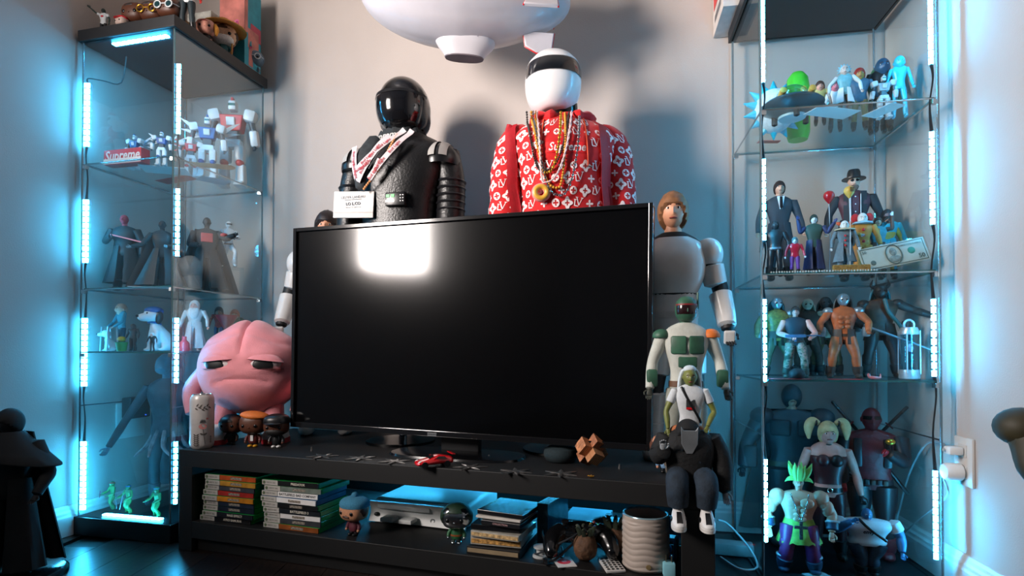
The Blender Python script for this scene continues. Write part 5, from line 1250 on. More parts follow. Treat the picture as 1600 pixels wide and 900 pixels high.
for s in (-1, 1): G().tube([(s*.16, -.10, .0), (s*.15, -.08, .5), (s*.15, .08, .5), (s*.16, .10, .0)], .016, 8).build('side_tube', WHT, fr)
G().tube([(-.155, -.09, .35), (.155, -.09, .35)], .014, 8).build('cross_tube', WHT, fr)
p, h = inb(CL, 208, .05, Z3, 506); fig('cartoon_figurine', 'small dark brown figurine beside the walking frame', p, h, -.2, skin=mat('#4a3a34', .5), top=mat('#3a3434', .6), legs=mat('#2a2728', .6), hs=1.8, w=1.4, lw=1.3)
p, h = inb(CL, 190, .04, Z3, 526); r = thing('tiny_pot', 'tiny green pot with a yellow flower on the third left shelf', 'pot', p, 0, h); G().lathe([(0, 0), (.28, 0), (.36, .55), (.4, .6), (.34, .62), (0, .58)], 18).build('pot', mat('#3f8a3a', .5), r); G().ell((0, 0, .82), (.26, .26, .18), 12, 8).build('bloom', mat('#c9a82a', .5), r)
p, h = inb(CL, 246, .10, Z3, 478); r = dog('white dog figurine in a blue cap by the lit corner', p, h, -.5, WHT, BLACK, BL); G().ell((0, -.08, .88), (.18, .19, .10), 16, 10).build('cap', BL, r)
p, h = inb(CL, 238, .04, Z3, 520); fig('cartoon_figurine', 'tiny dark figurine with a white cap in front of the dog in blue', p, h, 0, skin=PINK, hair=WHT, top=MATT, legs=MATT, hs=2.0, w=1.4)
p, h = ina(CL, 304, .06, Z3, 470); ROBE = mat('#c9cfd2', .6, nz=.06)
r = fig('cartoon_figurine', 'tall bearded figurine in a long white robe', p, h, .2, skin=PINK, top=ROBE, legs=ROBE, boots=PINK, coat=ROBE, coatz=.06, flare=1.7, hs=1.7, w=1.35, lw=1.15, nolegs=False)
G().loft([(0, -.02, .60, .02, .015), (0, -.06, .68, .07, .04), (0, -.06, .78, .10, .05), (0, -.04, .85, .09, .06)], 18, 2, sub=3).build('beard', mat('#d6dbde', .8, nz=.1, bump=.5), r); hair_part(r, (0, -.008, .884), (.082, .098, .112), mat('#d6dbde', .8, nz=.1), front=.75, back=-1.2, k=1.12)
p, h = ina(CL, 342, .12, Z3, 480); ob = thing('orange_block', 'small orange block under the red-shirted figurine', 'block', p, .4); G().box((0, 0, .011), (.05, .04, .022)).build('block', ORG, ob, smooth=False, bevel=.001)
elder('dark-haired figurine in a red patterned shirt on an orange block', p+V((0, 0, .0225)), h-.0225, .3, skin=mat('#c48a70', .5), hair=mat('#1c1412', .5), top=mat('#9a1c20', .6, nz=0, ns=30, ramp=('c', [(0, '#8a1a1c'), (.5, '#8a1a1c'), (.62, '#c98a2a')])), legs=mat('#24426a', .6))
p, h = ina(CL, 376, .10, Z3, 484); elder('red-haired figurine in a green dress at the right of the third shelf', p, h, .3, skin=mat('#d8a890', .5), hair=mat('#c4501c', .5), top=mat('#2a7a6a', .6), legs=mat('#2a7a6a', .6), coat=mat('#2a7a6a', .6), coatz=.2)
p, h = ina(CL, 354, .05, Z3, 493); r = thing('toy_goblet', 'tiny red cone goblet on a white ring foot', 'goblet', p, 0, h); G().lathe([(0, .5), (.30, 1), (.27, 1), (0, .56)], 18).build('cone', RD, r); G().torus((0, 0, .25), .2, .05, 18, 8).build('ring_foot', WHT, r)
p, h = ina(CL, 288, .03, Z3, 526); r = thing('red_bottle', 'tiny red bottle on the third left shelf', 'bottle', p, 0, h); G().lathe([(0, 0), (.3, 0), (.34, .1), (.32, .55), (.14, .75), (.14, 1), (0, 1)], 16).build('bottle', RD, r)
# bottom bay: large statue and four green figures
Zb = BZ['L']
p, h = inb(CL, 262, .20, Zb, 557); STN = mat('#5d7886', .45, nz=.3, ns=12)
r = fig('statue', 'large blue-grey statue with a smooth long head at the case bottom', p, h, .1, 'statue', skin=STN, top=mat('#2e3a42', .6, nz=.4), legs=mat('#2a343a', .6, nz=.4), boots=mat('#2a343a', .6), w=1.1, lw=.8, eyes=False, hs=1.0, mouth=None, arms={'L': [(-.22, -.08, .58), (-.26, -.2, .42)], 'R': [(.2, -.05, .6), (.22, -.12, .45)]})
G().tube([(0, -.09, .90), (0, -.04, .95), (0, .06, .97), (0, .17, .93)], [.035, .055, .055, .025], 14, sub=4).build('long_skull', STN, r)
for i in range(9):
    a = i*.7; G().tube([(.07*math.cos(a), .06*math.sin(a), .5), (.12*math.cos(a), .10*math.sin(a), .40), (.2*math.cos(a+.3), .16*math.sin(a+.3), .34)], [.012, .014, .006], 6, sub=3).build('ragged_strip', mat('#8a7a7c', .7, nz=.4), r)
cape(r, mat('#3a444a', .8, nz=.4), .8, .1, .1, .2, .06, .14)
GS = mat('#2f7a3f', .5, nz=.25, ns=8)
for px, b_, tp, band_, lab, rz in ((172, .10, 752, RD, 'green figure with a red headband at the far left of the case bottom', -.7), (203, .075, 757, BL, 'green figure with a dark blue headband and grey sticks', -.5), (247, .065, 761, mat('#3f8ab8', .5), 'green figure with a pale blue headband near the lit corner', -.5), (280, .20, 768, mat('#c0303a', .5), 'green figure with a red headband behind the lit corner', -.3)):
    p, h = inb(CL, px, b_, Zb, tp)
    r = fig('action_figure', lab, p, h, rz, skin=GS, top=GS, legs=GS, boots=GS, w=1.35, lw=1.45, hs=1.5, belt=BROWN, legp={'R': [(.11, -.10, .26), (.13, .02, .045)], 'L': [(-.11, -.06, .26), (-.15, .06, .045)]}, arms={'L': [(-.2, -.10, .62), (-.16, -.28, .56)], 'R': [(.24, -.04, .60), (.22, -.2, .54)]}, handsz=.12, brow=None)
    G().loft([(0, -.008, .925, .075, .090), (0, -.008, .955, .074, .089)], 22, 2).build('headband', band_, r)
    if 'sticks' in lab: 
        for s in (-1, 1): G().tube([(s*.2, -.3, .7), (s*.1, -.34, .2)], .014, 8).build('stick', GREYM, r)
    if 'far left' in lab: G().tube([(-.16, -.36, .44), (-.18, -.34, .68)], .014, 8).build('pink_handle', mat('#c05a7a', .5), r)
# on top of the left case
ZL = 1.635
p, h = inb(CL, 154, .05, ZL, 14); r = fig('action_figure', 'waving figure in a white printed tee at the left end of the case top', p, h, 0, skin=mat('#23342f', .5), top=WHT, legs=MATT, sleeve=.5, hs=1.3, w=1.2, arms={'L': [(-.26, -.02, .86), (-.42, -.04, 1.0)]}, handsz=.14); G().box((0, -.08, .70), (.08, .012, .05)).build('shirt_print', RD, r, smooth=False)
p, h = inb(CL, 186, .04, ZL, 27); r = bighead('small white-faced figurine in a red cap on the left case', p, h*1.05, -.4, skin=mat('#c9b0a4', .5), hair=None, top=WHT); G().ell((0, 0, .80), (.37, .33, .2), 22, 12, fn=lambda q: (q.x, q.y, max(q.z, -.2))).build('cap', RD, r); G().ell((0, -.3, .77), (.24, .16, .03), 16, 8).build('cap_brim', RD, r)
for px, tp, b_, lab, kw in ((208, 6, .07, 'brown big-headed figurine without glasses on the left case', {}), (236, 4, .08, 'brown big-headed figurine with gold round glasses', dict(glasses=GOLD)), (262, -2, .07, 'brown big-headed figurine with thick white sunglasses', dict(glasses=WHT, lens=mat('#1c3a40', .15)))):
    p, h = inb(CL, px, b_, ZL, tp); bighead(lab, p, h, -.1, **kw)
p, h = ina(CL, 289, .03, ZL, -45); r = fig('action_figure', 'standing figure in a white tee with red arms at the case top corner', p, h, .1, skin=mat('#b0302a', .5), top=WHT, legs=mat('#1c2a30', .6), sleeve=.45, w=1.2, lw=1.1); G().box((0, -.075, .70), (.09, .012, .03)).build('shirt_print', RD, r, smooth=False)
p, h = ina(CL, 318, .03, ZL, 24); r = bighead('pale figurine with red hair and an orange ponytail on the left case', p, h*.85, .3, skin=mat('#d0907c', .5), hair=mat('#8a2a22', .5)); limb(r, 'ponytail', [(.33, -.1, .75), (.42, -.15, .55), (.40, -.18, .3)], [.09, .10, .05], mat('#d08a2a', .6))
p, h = ina(CL, 346, .04, ZL, 27); r = bighead('bearded figurine in a wide straw hat with a staff', p, h*.82, .4, skin=mat('#c9a080', .5), hair=mat('#3a2418', .6), top=mat('#2a5a5c', .6), beard=mat('#d4d0cc', .8), hairkw=dict(front=.3, back=-1, k=1.1, lump=.05)); G().lathe([(0, .30), (.16, .27), (.28, .1), (.62, 0), (.63, -.03), (.28, .05), (0, .1)], 30, (0, 0, .86)).build('straw_hat', mat('#c98a3a', .7, nz=.2, ns=40, bump=.4), r); G().tube([(.22, -.12, 0), (.24, -.12, .62)], .025, 8).build('staff', mat('#b07a30', .6), r)
p, h = ina(CL, 370, .05, ZL, 32); fig('cartoon_figurine', 'small bright pink figurine behind the straw hat', p, h, .3, skin=mat('#d05a8a', .5), hair=mat('#e070a0', .5), top=TEAL, legs=mat('#d05a8a', .5), hs=1.8, w=1.2)
p, h = ina(CL, 388, .10, ZL, 8); fig('statue', 'grey-green statue figure at the back of the left case top', p, h, .3, 'statue', skin=mat('#6a7464', .6, nz=.3), top=mat('#5a6458', .6, nz=.3), legs=mat('#5a6458', .6), hs=1.6, w=1.5, lw=1.3, mouth=None)
p, h = ina(CL, 394, .025, ZL, 62); bighead('small blue-grey figurine with white round eyes on the left case', p, h*.7, .3, skin=mat('#5f7686', .4), hair=mat('#5f7686', .4), top=mat('#5f7686', .4), legs=mat('#4a5e6c', .4), glasses=WHT)
# boxes on the left case
def prbox(label, cs, a0_, a1_, b0_, b1_, z0, hgt, m, name='cardboard_box', deco=()):
    r = thing(name, label, 'box', (0, 0, 0)); P = [cs.p(a0_, b0_), cs.p(a1_, b0_), cs.p(a1_, b1_), cs.p(a0_, b1_)]
    g = G(); g.add([(q.x, q.y, z0+.0005) for q in P]+[(q.x, q.y, z0+hgt) for q in P], [(0, 1, 2, 3), (4, 5, 6, 7), (0, 1, 5, 4), (1, 2, 6, 5), (2, 3, 7, 6), (3, 0, 4, 7)]); g.build('carton', m, r, smooth=False, bevel=.001)
    for (face, u0, u1, v0, v1, mm, nm) in deco:
        e0, e1, n_ = (cs.p(a0_, b0_), cs.p(a1_, b0_), -cs.e2) if face == 'b' else (cs.p(a0_, b0_), cs.p(a0_, b1_), -cs.e1)
        A_, B_ = e0.lerp(e1, u0)+n_*.0006, e0.lerp(e1, u1)+n_*.0006
        g = G().add([(A_.x, A_.y, z0+hgt*v0), (B_.x, B_.y, z0+hgt*v0), (B_.x, B_.y, z0+hgt*v1), (A_.x, A_.y, z0+hgt*v1)], [(0, 1, 2, 3)]); g.build(nm, mm, r, smooth=False)
    return r
TQ = mat('#2a93a6', .5, nz=.15, ns=30); CORAL = mat('#c97a70', .5, nz=.25, ns=25); PINK2 = mat('#c04a5e', .5)
prbox('tall turquoise and pink printed box at the right end of the case top', CL, .012, .12, .33, .42, ZL, .30, TQ, 'printed_box', [('a', .0, .18, .45, 1, CORAL, 'coral_print'), ('a', .2, .85, .28, .52, CORAL, 'pink_print'), ('a', .35, .98, .42, .6, PINK2, 'crimson_print'), ('a', .25, .5, .06, .3, CORAL, 'lower_print'), ('a', .6, .95, .10, .28, mat('#4ab4c4', .5), 'pale_print'), ('a', .1, .98, .015, .045, WHITE, 'caption_strip'), ('b', .0, 1, .4, 1, CORAL, 'side_print')])
prbox('plain brown cardboard box behind the figurines on the left case', CL, .10, .22, .13, .22, ZL, .085, mat('#8a6a4a', .8, nz=.1), deco=[('b', .15, .85, .2, .5, BLACK, 'dark_print')])
prbox('pale patterned box behind the straw hat figurine', CL, .07, .17, .23, .30, ZL, .16, mat('#a9a8a0', .6, nz=.4, ns=40), 'patterned_box')

# ------------------------------------------------------------------ right display case
Y1, Y2, Y3 = SH['R']; Yb = BZ['R']
CY = mat('#2fb4cc', .35, nz=.06)
p, h = inb(CR, 1212, .20, Y1, 113); h *= .8; r = thing('plush_ball', 'white ball toy with spiky cyan tufts at the left of the top right shelf', 'toy', p, 0, h)
G().ell((0, 0, .45), (.40, .38, .44), 20, 14).build('ball', mat('#c9d6da', .6), r)
for i in range(14):
    a = i*2*PI/14; G().tube([(.34*math.sin(a), .03, .48+.36*math.cos(a)), (.62*math.sin(a), .03, .48+.60*math.cos(a))], [.11, .01], 8).build('tuft', CY, r)
p, h = inb(CR, 1240, .115, Y1, 134); r = thing('toy_saucer', 'grey toy flying saucer with a clear dome in the right case', 'toy saucer', p, -.2)
R_ = .082; DKG = mat('#4a5a60', .35, .4)
G().lathe([(0, .012), (R_*.4, .012), (R_*.95, .036), (R_, .044), (R_*.9, .052), (R_*.5, .062), (0, .064)], 40).build('hull', DKG, r); G().lathe([(0, .008), (R_*.42, .008), (R_*.44, .0135), (0, .0135)], 32).build('belly_light', mat('#9fc4cc', .4), r)
G().ell((0, 0, .060), (R_*.55, R_*.55, R_*.5), 24, 14, fn=lambda q: (q.x, q.y, max(q.z, 0))).build('dome', glass('dome_glass', (.75, .85, .88), .08), r)
for s in (-1, 1): 
    G().tube([(s*R_*.45, -.03, .058), (s*R_*.45, -.06, .066)], .009, 12).build('lamp', mat('#c9a04a', .3), r); G().tube([(s*R_*.5, .02, .0), (s*R_*.5, .02, .03)], .008, 8).build('leg', MATT, r)
G().tube([(0, -.045, .0), (0, -.045, .028)], .008, 8).build('leg', MATT, r)
p, h = inb(CR, 1249, .27, Y1, 113); r = thing('slime_capsule', 'translucent bright green capsule behind the toy saucer', 'capsule', p, 0, h); G().lathe([(0, 0), (.13, 0), (.16, .1), (.16, .75), (.14, .9), (.08, .98), (0, 1)], 24).build('capsule', mat('#49c23a', .25, sss=.3, nz=.1), r); G().ell((.01, -.10, .65), (.08, .07, .16), 12, 8).build('inner_shape', mat('#d8d84a', .4), r)
def small(label, px, b, z, ytop, rz=0, **k):
    rz -= .36; p, h = inb(CR, px, b, z, ytop); return fig('cartoon_figurine' if k.pop('cart', True) else 'action_figure', label, p, h, rz, **k)
YEL = mat('#cdbf7a', .6)
small('boy figurine in a yellow shirt and blue trousers by the saucer', 1284, .16, Y1, 128, skin=mat('#d39a86', .5), hair=mat('#4a2a20', .5), top=YEL, legs=mat('#2a4a6a', .6), sleeve=.4, hs=1.9, w=1.15)
r = small('figurine in a white laboratory coat with pale blue hair', 1323, .13, Y1, 103, skin=mat('#c9b4a8', .5), top=mat('#6fb0bc', .5), legs=mat('#6a5240', .6), hs=1.5, w=1.1, coat=WHT, coatz=.3, flare=1.6, armm=WHT, arms={'R': [(.24, .0, .66), (.26, -.05, .5)], 'L': [(-.24, 0, .66), (-.26, -.05, .5)]})
for i in range(9): a = -1.9+3.8*i/8; G().tube([(.05*math.sin(a), .02, .92+.05*math.cos(a)), (.12*math.sin(a), .025, .92+.13*math.cos(a))], [.035, .004], 8).build('hair_tuft', mat('#7fb8c8', .5), r)
small('small figurine with a pink face beside the laboratory coat', 1308, .22, Y1, 128, skin=mat('#c46a7a', .5), hair=mat('#6a2a3a', .5), top=WHT, legs=MATT, hs=1.8)
small('red and gold figurine with round red eyes in the right case', 1346, .22, Y1, 108, skin=mat('#b07a3a', .45), hair=mat('#a02a22', .5), top=mat('#3a5a70', .5), legs=mat('#8a6a3a', .5), hs=1.6, w=1.3)
p, h = inb(CR, 1384, .14, Y1, 117); robot('small pale grey toy robot on the top right shelf', p, h, -.2, main=mat('#b4bcc0', .4), acc=mat('#8a9498', .4))
r = small('dark blue figurine with a large round head behind the grey robot', 1393, .24, Y1, 92, skin=mat('#1f4a66', .4), top=MATT, legs=MATT, hs=1.9, w=1.3, mouth=None)
small('smooth cyan figurine bending its arms at the right of the shelf', 1419, .14, Y1, 88, skin=CY, top=CY, legs=CY, boots=CY, hs=1.7, lw=.8, w=.95, eyes=True, mouth=None, brow=None)
small('green helmeted small figurine behind the grey robot', 1374, .26, Y1, 106, skin=mat('#2f7a4a', .4), top=mat('#5a6a60', .5), legs=MATT, hs=1.9, w=1.3)
sticker('white folded card at the middle of the top right shelf', CR, .20, .07, Y1, .13, .06, .25, WHITE); sticker('white card near the right edge of the top right shelf', CR, .33, .08, Y1, .05, .09, .3, WHITE)
sticker('small red lettered sticker at the back of the top right shelf', CR, .09, .27, Y1, .065, .022, 0, RD, 'Supreme')
# second shelf: suits, clown-coloured dolls, balloons, banknote
SUIT = mat('#2b3138', .75, nz=.15, bump=.2, bs=200)
r = small('tall figure in a dark grey suit and black tie in the right case', 1219, .20, Y2, 284, .15, cart=False, skin=mat('#c08a70', .5), hair=mat('#2a1c18', .5), top=SUIT, legs=SUIT, coat=SUIT, coatz=.40, flare=1.25, hs=1.05, w=1.12, lw=1.1)
G().prism([(-.035, .0), (.035, 0), (.012, -.13), (-.012, -.13)], .01, rotm((0, -.071, .835), (-.1, 0, 0))).build('shirt_front', WHT, r, smooth=False); G().prism([(-.011, .0), (.011, 0), (.014, -.11), (0, -.13), (-.014, -.11)], .008, rotm((0, -.080, .83), (-.1, 0, 0))).build('tie', BLACK, r, smooth=False)
BJ = mat('#1c1f24', .8, nz=.15)
r = small('figure in a black hat, dark glasses and black jacket', 1336, .25, Y2, 274, cart=False, skin=mat('#c9a08a', .5), top=mat('#4a2430', .6), legs=MATT, armm=BJ, coat=BJ, coatz=.42, flare=1.35, hs=1.0, w=1.25, lw=1.15)
G().lathe([(0, .10), (.045, .10), (.055, .075), (.058, .03), (.10, .018), (.10, .010), (0, .012)], 28, (0, -.008, .945)).build('hat', BLACK, r)
for s in (-1, 1): G().ell((s*.02, -.064, .935), (.018, .006, .011), 10, 6).build('dark_lens', EYEB, r)
G().loft([(0, -.04, .845, .02, .02), (0, -.046, .875, .036, .022), (0, -.05, .89, .03, .02)], 14, 2, sub=2).build('goatee', mat('#5a4034', .7), r)
for s in (-1, 1): 
    G().sheet([[(s*(.04+.055*j/3), -.076+.012*j*.5-.004*(i == 0), .83-.37*i/6) for j in range(4)] for i in range(7)], .006).build('jacket_front', BJ, r)
    G().tube([(s*.042, -.082, .80), (s*.04, -.088, .5)], .003, 6).build('white_zip', WHT, r)
for i in range(4): G().ell((0, -.077, .78-.07*i), (.006, .004, .006), 8, 6).build('shirt_button', WHT, r)
def balloon(label, px, b, yc, rad, m, txt=None):
    a = CR.at_b(px, b); q = CR.p(a, b, 0); z = zat(yc, q.y); k = q.y/F
    r = thing('toy_balloon', label, 'balloon', (q.x, q.y, Y2+.0008)); zz = z-Y2; rr = rad*k
    bl = G(); bl.lathe([(0, zz-rr*1.35), (rr*.12, zz-rr*1.25), (rr*.5, zz-rr*.8), (rr*.9, zz-rr*.2), (rr, zz+rr*.2), (rr*.85, zz+rr*.7), (rr*.5, zz+rr*1.0), (0, zz+rr*1.12)], 22); bl.build('balloon', m, r, subd=1)
    G().tube([(0, 0, zz-rr*1.3), (.002, 0, zz*.5), (0, 0, 0)], .0009, 5, sub=3).build('stick', WHT, r); G().lathe([(0, 0), (.012, 0), (.011, .002), (0, .003)], 16).build('foot', WHT, r)
    if txt:
        for i in range(3): G().box((0, -rr*.985, zz+rr*(.5-.3*i)), (rr*.9, .0012, rr*.16)).build('printed_line', BLACK, r, smooth=False)
balloon('round red toy balloon on a white stick', 1297, .115, 308, 8.6, mat('#b0161c', .25, coat=.4)); balloon('yellow toy balloon with dark print', 1329, .045, 300, 8.2, mat('#d0a044', .35), True)
PUR = mat('#232c55', .6, nz=.15)
r = small('figure in a long dark blue coat with both arms raised', 1273, .085, Y2, 336, cart=False, skin=mat('#cfd2d0', .5), hair=mat('#1c2a20', .5), top=mat('#24423a', .6), legs=mat('#2a2c44', .6), coat=PUR, coatz=.10, flare=1.5, armm=PUR, hands=mat('#3a4a80', .6), arms={'L': [(-.20, -.02, .72), (-.24, -.05, .92)], 'R': [(.20, -.02, .70), (.29, -.05, .84)]}, w=1.2, lw=1.15, hs=1.15)
r = small('small figure in a shiny red jacket and purple trousers', 1243, .055, Y2, 371, cart=False, skin=mat('#a8b0b4', .4), hair=mat('#4a6a70', .5), top=mat('#a8142c', .3, coat=.4), legs=mat('#5a2a7a', .5), hands=WHT, hs=1.5, w=1.25, lw=1.1)
GREYD = mat('#5d6a70', .7, nz=.15, bump=.3); 
r = small('pale doll in a grey dress with cream ruff and orange hair tufts', 1321, .06, Y2, 345, cart=False, skin=mat('#d4cfc8', .5), top=GREYD, legs=GREYD, boots=mat('#7a868a', .6), coat=GREYD, coatz=.22, flare=1.8, hands=WHT, hs=1.5, w=1.2, lw=1.2, mouth=LIP)
g = G().lathe([(.05, .02), (.10, .03), (.17, .01), (.18, -.01), (.10, -.005), (.05, 0)], 28, (0, 0, .82), fn=lambda a, j, r_, z: r_*(1+.05*math.sin(a*10))); g.build('ruff', mat('#c4b090', .7), r)
for s in (-1, 1): G().ell((s*.09, .01, .945), (.05, .035, .035), 12, 8, rot=(0, s*-.4, 0)).build('hair_tuft', mat('#c0481c', .6), r)
for i in range(3): G().ell((0, -.085, .70-.09*i), .022, 10, 8).build('pompom', RED, r)
OR2 = mat('#b0742a', .6, nz=.1)
r = small('pale doll in an orange jumpsuit with round red hair', 1349, .13, Y2, 333, cart=False, skin=mat('#d4cfc8', .5), top=OR2, legs=OR2, hands=WHT, hs=1.5, w=1.25, lw=1.3, arms={'L': [(-.18, -.08, .66), (-.06, -.2, .62)]})
for s in (-1, 1): G().ell((s*.095, .02, .92), (.06, .05, .075), 14, 10, fn=lambda q: q*(1+.08*noise.noise(q*4))).build('hair_puff', mat('#b0161c', .8), r)
G().lathe([(.04, .02), (.13, .03), (.15, .0), (.04, -.01)], 24, (0, 0, .82), fn=lambda a, j, r_, z: r_*(1+.05*math.sin(a*9))).build('ruff', mat('#8aa8b4', .7), r)
for i in range(3): G().ell((0, -.085, .72-.09*i), .024, 10, 8).build('pompom', RED, r)
r = small('figure in a brown jacket and orange tie with one arm raised', 1373, .17, Y2, 340, cart=False, skin=mat('#c08a70', .5), hair=mat('#3a2a20', .5), top=mat('#3a7a84', .6), legs=mat('#4a342c', .6), coat=mat('#4a342c', .6), coatz=.4, flare=1.2, armm=mat('#4a342c', .6), arms={'R': [(.20, -.02, .80), (.20, -.03, 1.0)]}, hands=WHT, hs=1.2, w=1.15); G().box((0, -.078, .70), (.03, .01, .2)).build('tie', ORG, r, smooth=False)
small('dark-haired figure in a yellow dress at the back of the shelf', 1397, .22, Y2, 337, cart=False, skin=mat('#b07a60', .5), hair=mat('#15110f', .6), top=mat('#c0802a', .6), legs=mat('#c0802a', .6), coat=mat('#c0802a', .6), coatz=.2, flare=1.7, hs=1.3, w=1.1, hairkw=dict(front=.3, back=-1.3, k=1.2, lump=.08))
small('figure in a turquoise suit at the right of the shelf', 1419, .22, Y2, 328, cart=False, skin=mat('#6a5a5e', .5), hair=mat('#22282c', .6), top=mat('#1f8a96', .6), legs=mat('#1f7a86', .6), coat=mat('#1f8a96', .6), coatz=.38, flare=1.2, hs=1.2, w=1.2, arms={'L': [(-.18, -.08, .66), (-.05, -.18, .78)]})
small('black armoured figure at the left edge of the second right shelf', 1212, .10, Y2, 346, cart=False, skin=MATT, hair=MATT, top=mat('#15181b', .4), legs=mat('#15181b', .4), hs=1.2, w=1.25, lw=1.2, belt=GREYM, mouth=None)
# banknote in an acrylic holder
qa = CR.p(CR.at_b(1351, .05), .05, 0); d_ = qa.y; kpx = d_/F
r = thing('banknote_display', 'framed fifty banknote leaning in front of the dolls', 'banknote', CR.p(CR.at_b(1398, .045), .045, Y2+.001), -.15)
nb = Matrix.Translation((0, 0, .046)) @ Matrix.Rotation(-.22, 4, 'X') @ Matrix.Rotation(-.20, 4, 'Y')
NW, NH = 98*kpx, 37*kpx
g = G(); g.M = nb; g.box((0, .0015, 0), (NW, .0015, NH)); nt = g.build('note', mat('#a9aea2', .6, nz=.06, ns=60), r, smooth=False)
g = G(); g.M = nb; g.box((0, .004, 0), (NW*1.06, .002, NH*1.12)); g.build('acrylic_back', ACRYL, r, smooth=False)
INK = mat('#4a574f', .6, nz=.2, ns=90); g = G(); g.M = nb
for s in (-1, 1): g.box((0, .0003, s*NH*.44), (NW*.95, .0006, NH*.03)); g.box((s*NW*.47, .0003, 0), (NW*.008, .0006, NH*.9))
g.build('engraved_border', INK, nt, smooth=False)
g = G(); g.M = nb @ Matrix.Rotation(PI/2, 4, 'X'); g.M = nb; g.torus((-.0, -.0002, 0), NH*.36, NH*.02, 28, 6, None, .85, 1.15); g.build('oval_frame', INK, nt)
g = G(); g.M = nb; g.ell((0, .0006, NH*.12), (NH*.14, .0012, NH*.18), 14, 8); g.ell((0, .0006, -NH*.2), (NH*.26, .0012, NH*.16), 14, 8); g.build('portrait', mat('#76807a', .6, nz=.35, ns=160), nt)
g = G(); g.M = nb; g.ell((NW*.27, .0006, NH*.03), (NH*.15, .001, NH*.15), 18, 8); g.build('green_seal', mat('#2f7f6a', .5), nt)
g = G(); g.M = nb; g.ell((-NW*.33, .0006, -NH*.2), (NH*.11, .001, NH*.11), 18, 8); g.build('dark_seal', INK, nt)
g = G(); FT = nb @ FRONT
g.text('50', NH*.26, FT @ Matrix.Translation((NW*.39, -NH*.28, .0006)), .0001, off=.0003); g.text('THE UNITED STATES OF AMERICA', NH*.1, FT @ Matrix.Translation((NW*.26, NH*.3, .0006)), .0001, w=NW*.36); g.text('50', NH*.18, FT @ Matrix.Translation((-NW*.42, NH*.3, .0006)), .0001); g.build('note_lettering', INK, nt, smooth=False)
# gold name block, pale bead string
p = CR.p(CR.at_b(1331, .022), .022, Y2+.0008); r = thing('gold_name_block', 'small embossed gold name block at the shelf front', 'name plate', p, -.176); G().box((0, 0, .009), (.088, .012, .018)).build('block', mat('#b08a4a', .4, .6, nz=.3, ns=120, bump=.6, bs=200), r, smooth=False, bevel=.001)
r = thing('bead_string', 'string of tiny pale beads along the second right shelf edge', 'beads', CR.p(0, 0, Y2+.003)); g = G()
for i in range(40): q = CR.p(.03+.0065*i, .013+.002*math.sin(i*1.3), 0)-CR.p(0, 0, 0); g.ell(q, .0026, 6, 4)
o = g.build('beads', mat('#b9b4aa', .4), r); o['kind'] = 'stuff'
# third shelf: hunters
LEATH = mat('#3a2a20', .6, nz=.4, ns=20); SIL = mat('#8a969c', .35, .6, nz=.3, ns=14); TAN = mat('#a8562c', .5, nz=.35, ns=12); DKM = mat('#1b1f1f', .55, nz=.4, ns=14); BONE = mat('#b9a890', .6, nz=.2)
def hunter(label, px, b, ytop, rz, skin, chest, mask, locks, legs, w_=1.3, **k):
    p, h = inb(CR, px, b, Y3, ytop)
    r = fig('action_figure', label, p, h, rz-.34, skin=skin, top=chest, legs=legs, boots=k.pop('boots', DKM), w=w_, lw=1.25, hs=1.15, eyes=False, belt=LEATH, armm=k.pop('armm', skin), hands=skin, legp={'R': [(.12, -.04, .27), (.15, .0, .045)], 'L': [(-.12, -.04, .27), (-.15, .0, .045)]}, coat=LEATH, coatz=.40, flare=1.25, **k)
    G().ell((0, -.012, .93), (.066, .078, .076), 22, 16, e=.9, fn=lambda q: (q.x*(1-.25*max(0, -q.z)), q.y, q.z)).build('mask', mask, r)
    for s in (-1, 1): G().box((s*.026, -.083, .93), (.026, .01, .012), (0, s*.3, 0)).build('mask_slot', EYEB, r, smooth=False)
    for i in range(11):
        a = PI*(.03+.94*i/10); x = math.cos(a)*.066; y = .01+.055*math.sin(a); G().tube([(x*.8, y, .96), (x*1.3, y*1.2, .90), (x*1.5, y*1.1, .80)], [.013, .013, .006], 6, sub=3).build('braid', locks, r)
    for s in (-1, 1): G().ell((s*.16, 0, .80), (.06, .06, .045), 14, 10).build('shoulder_plate', mask, r); G().rbox((s*.23, -.03, .55), (.075, .08, .12), .02).build('wrist_guard', mask, r); G().rbox((s*.14, -.03, .18), (.085, .05, .15), .02).build('shin_guard', mask, r)
    return r
WD = {'R': [(.24, -.03, .66), (.27, -.12, .54)], 'L': [(-.24, -.03, .66), (-.27, -.12, .54)]}
hunter('masked figure with gold mesh chest at the left of the third shelf', 1214, .12, 466, .2, mat('#6a5a34', .5, nz=.4), mat('#8a6a34', .4, nz=.5, ns=30), SIL, DKM, mat('#4a4a34', .5, nz=.4), arms=WD)
hunter('black masked figure at the back of the third right shelf', 1290, .25, 465, 0, DKM, DKM, DKM, DKM, mat('#4a4428', .6, nz=.5), arms=WD)
hunter('pale crested masked figure behind the camouflage soldier', 1262, .25, 468, 0, LEATH, LEATH, BONE, BONE, LEATH, arms=WD)
r = hunter('silver masked figure with a tan muscled chest at the centre', 1318, .10, 460, 0, TAN, TAN, SIL, DKM, TAN, arms={'L': [(-.25, -.05, .66), (-.28, -.16, .55)], 'R': [(.25, -.05, .66), (.22, -.18, .55)]}, boots=LEATH)
for i in range(3):
    for s in (-1, 1): G().ell((s*.035, -.062, .72-.055*i), (.034, .022, .026), 10, 8).build('abdomen_plate', TAN, r)
r = hunter('tallest dark figure with curved horns and a long spear', 1376, .17, 446, 0, DKM, mat('#4a2e20', .5, nz=.5), mat('#201c1a', .5, nz=.3), mat('#2a6a70', .5), DKM, w_=1.45, arms={'R': [(.30, -.03, .72), (.44, -.08, .66)], 'L': [(-.26, -.05, .62), (-.14, -.18, .5)]})
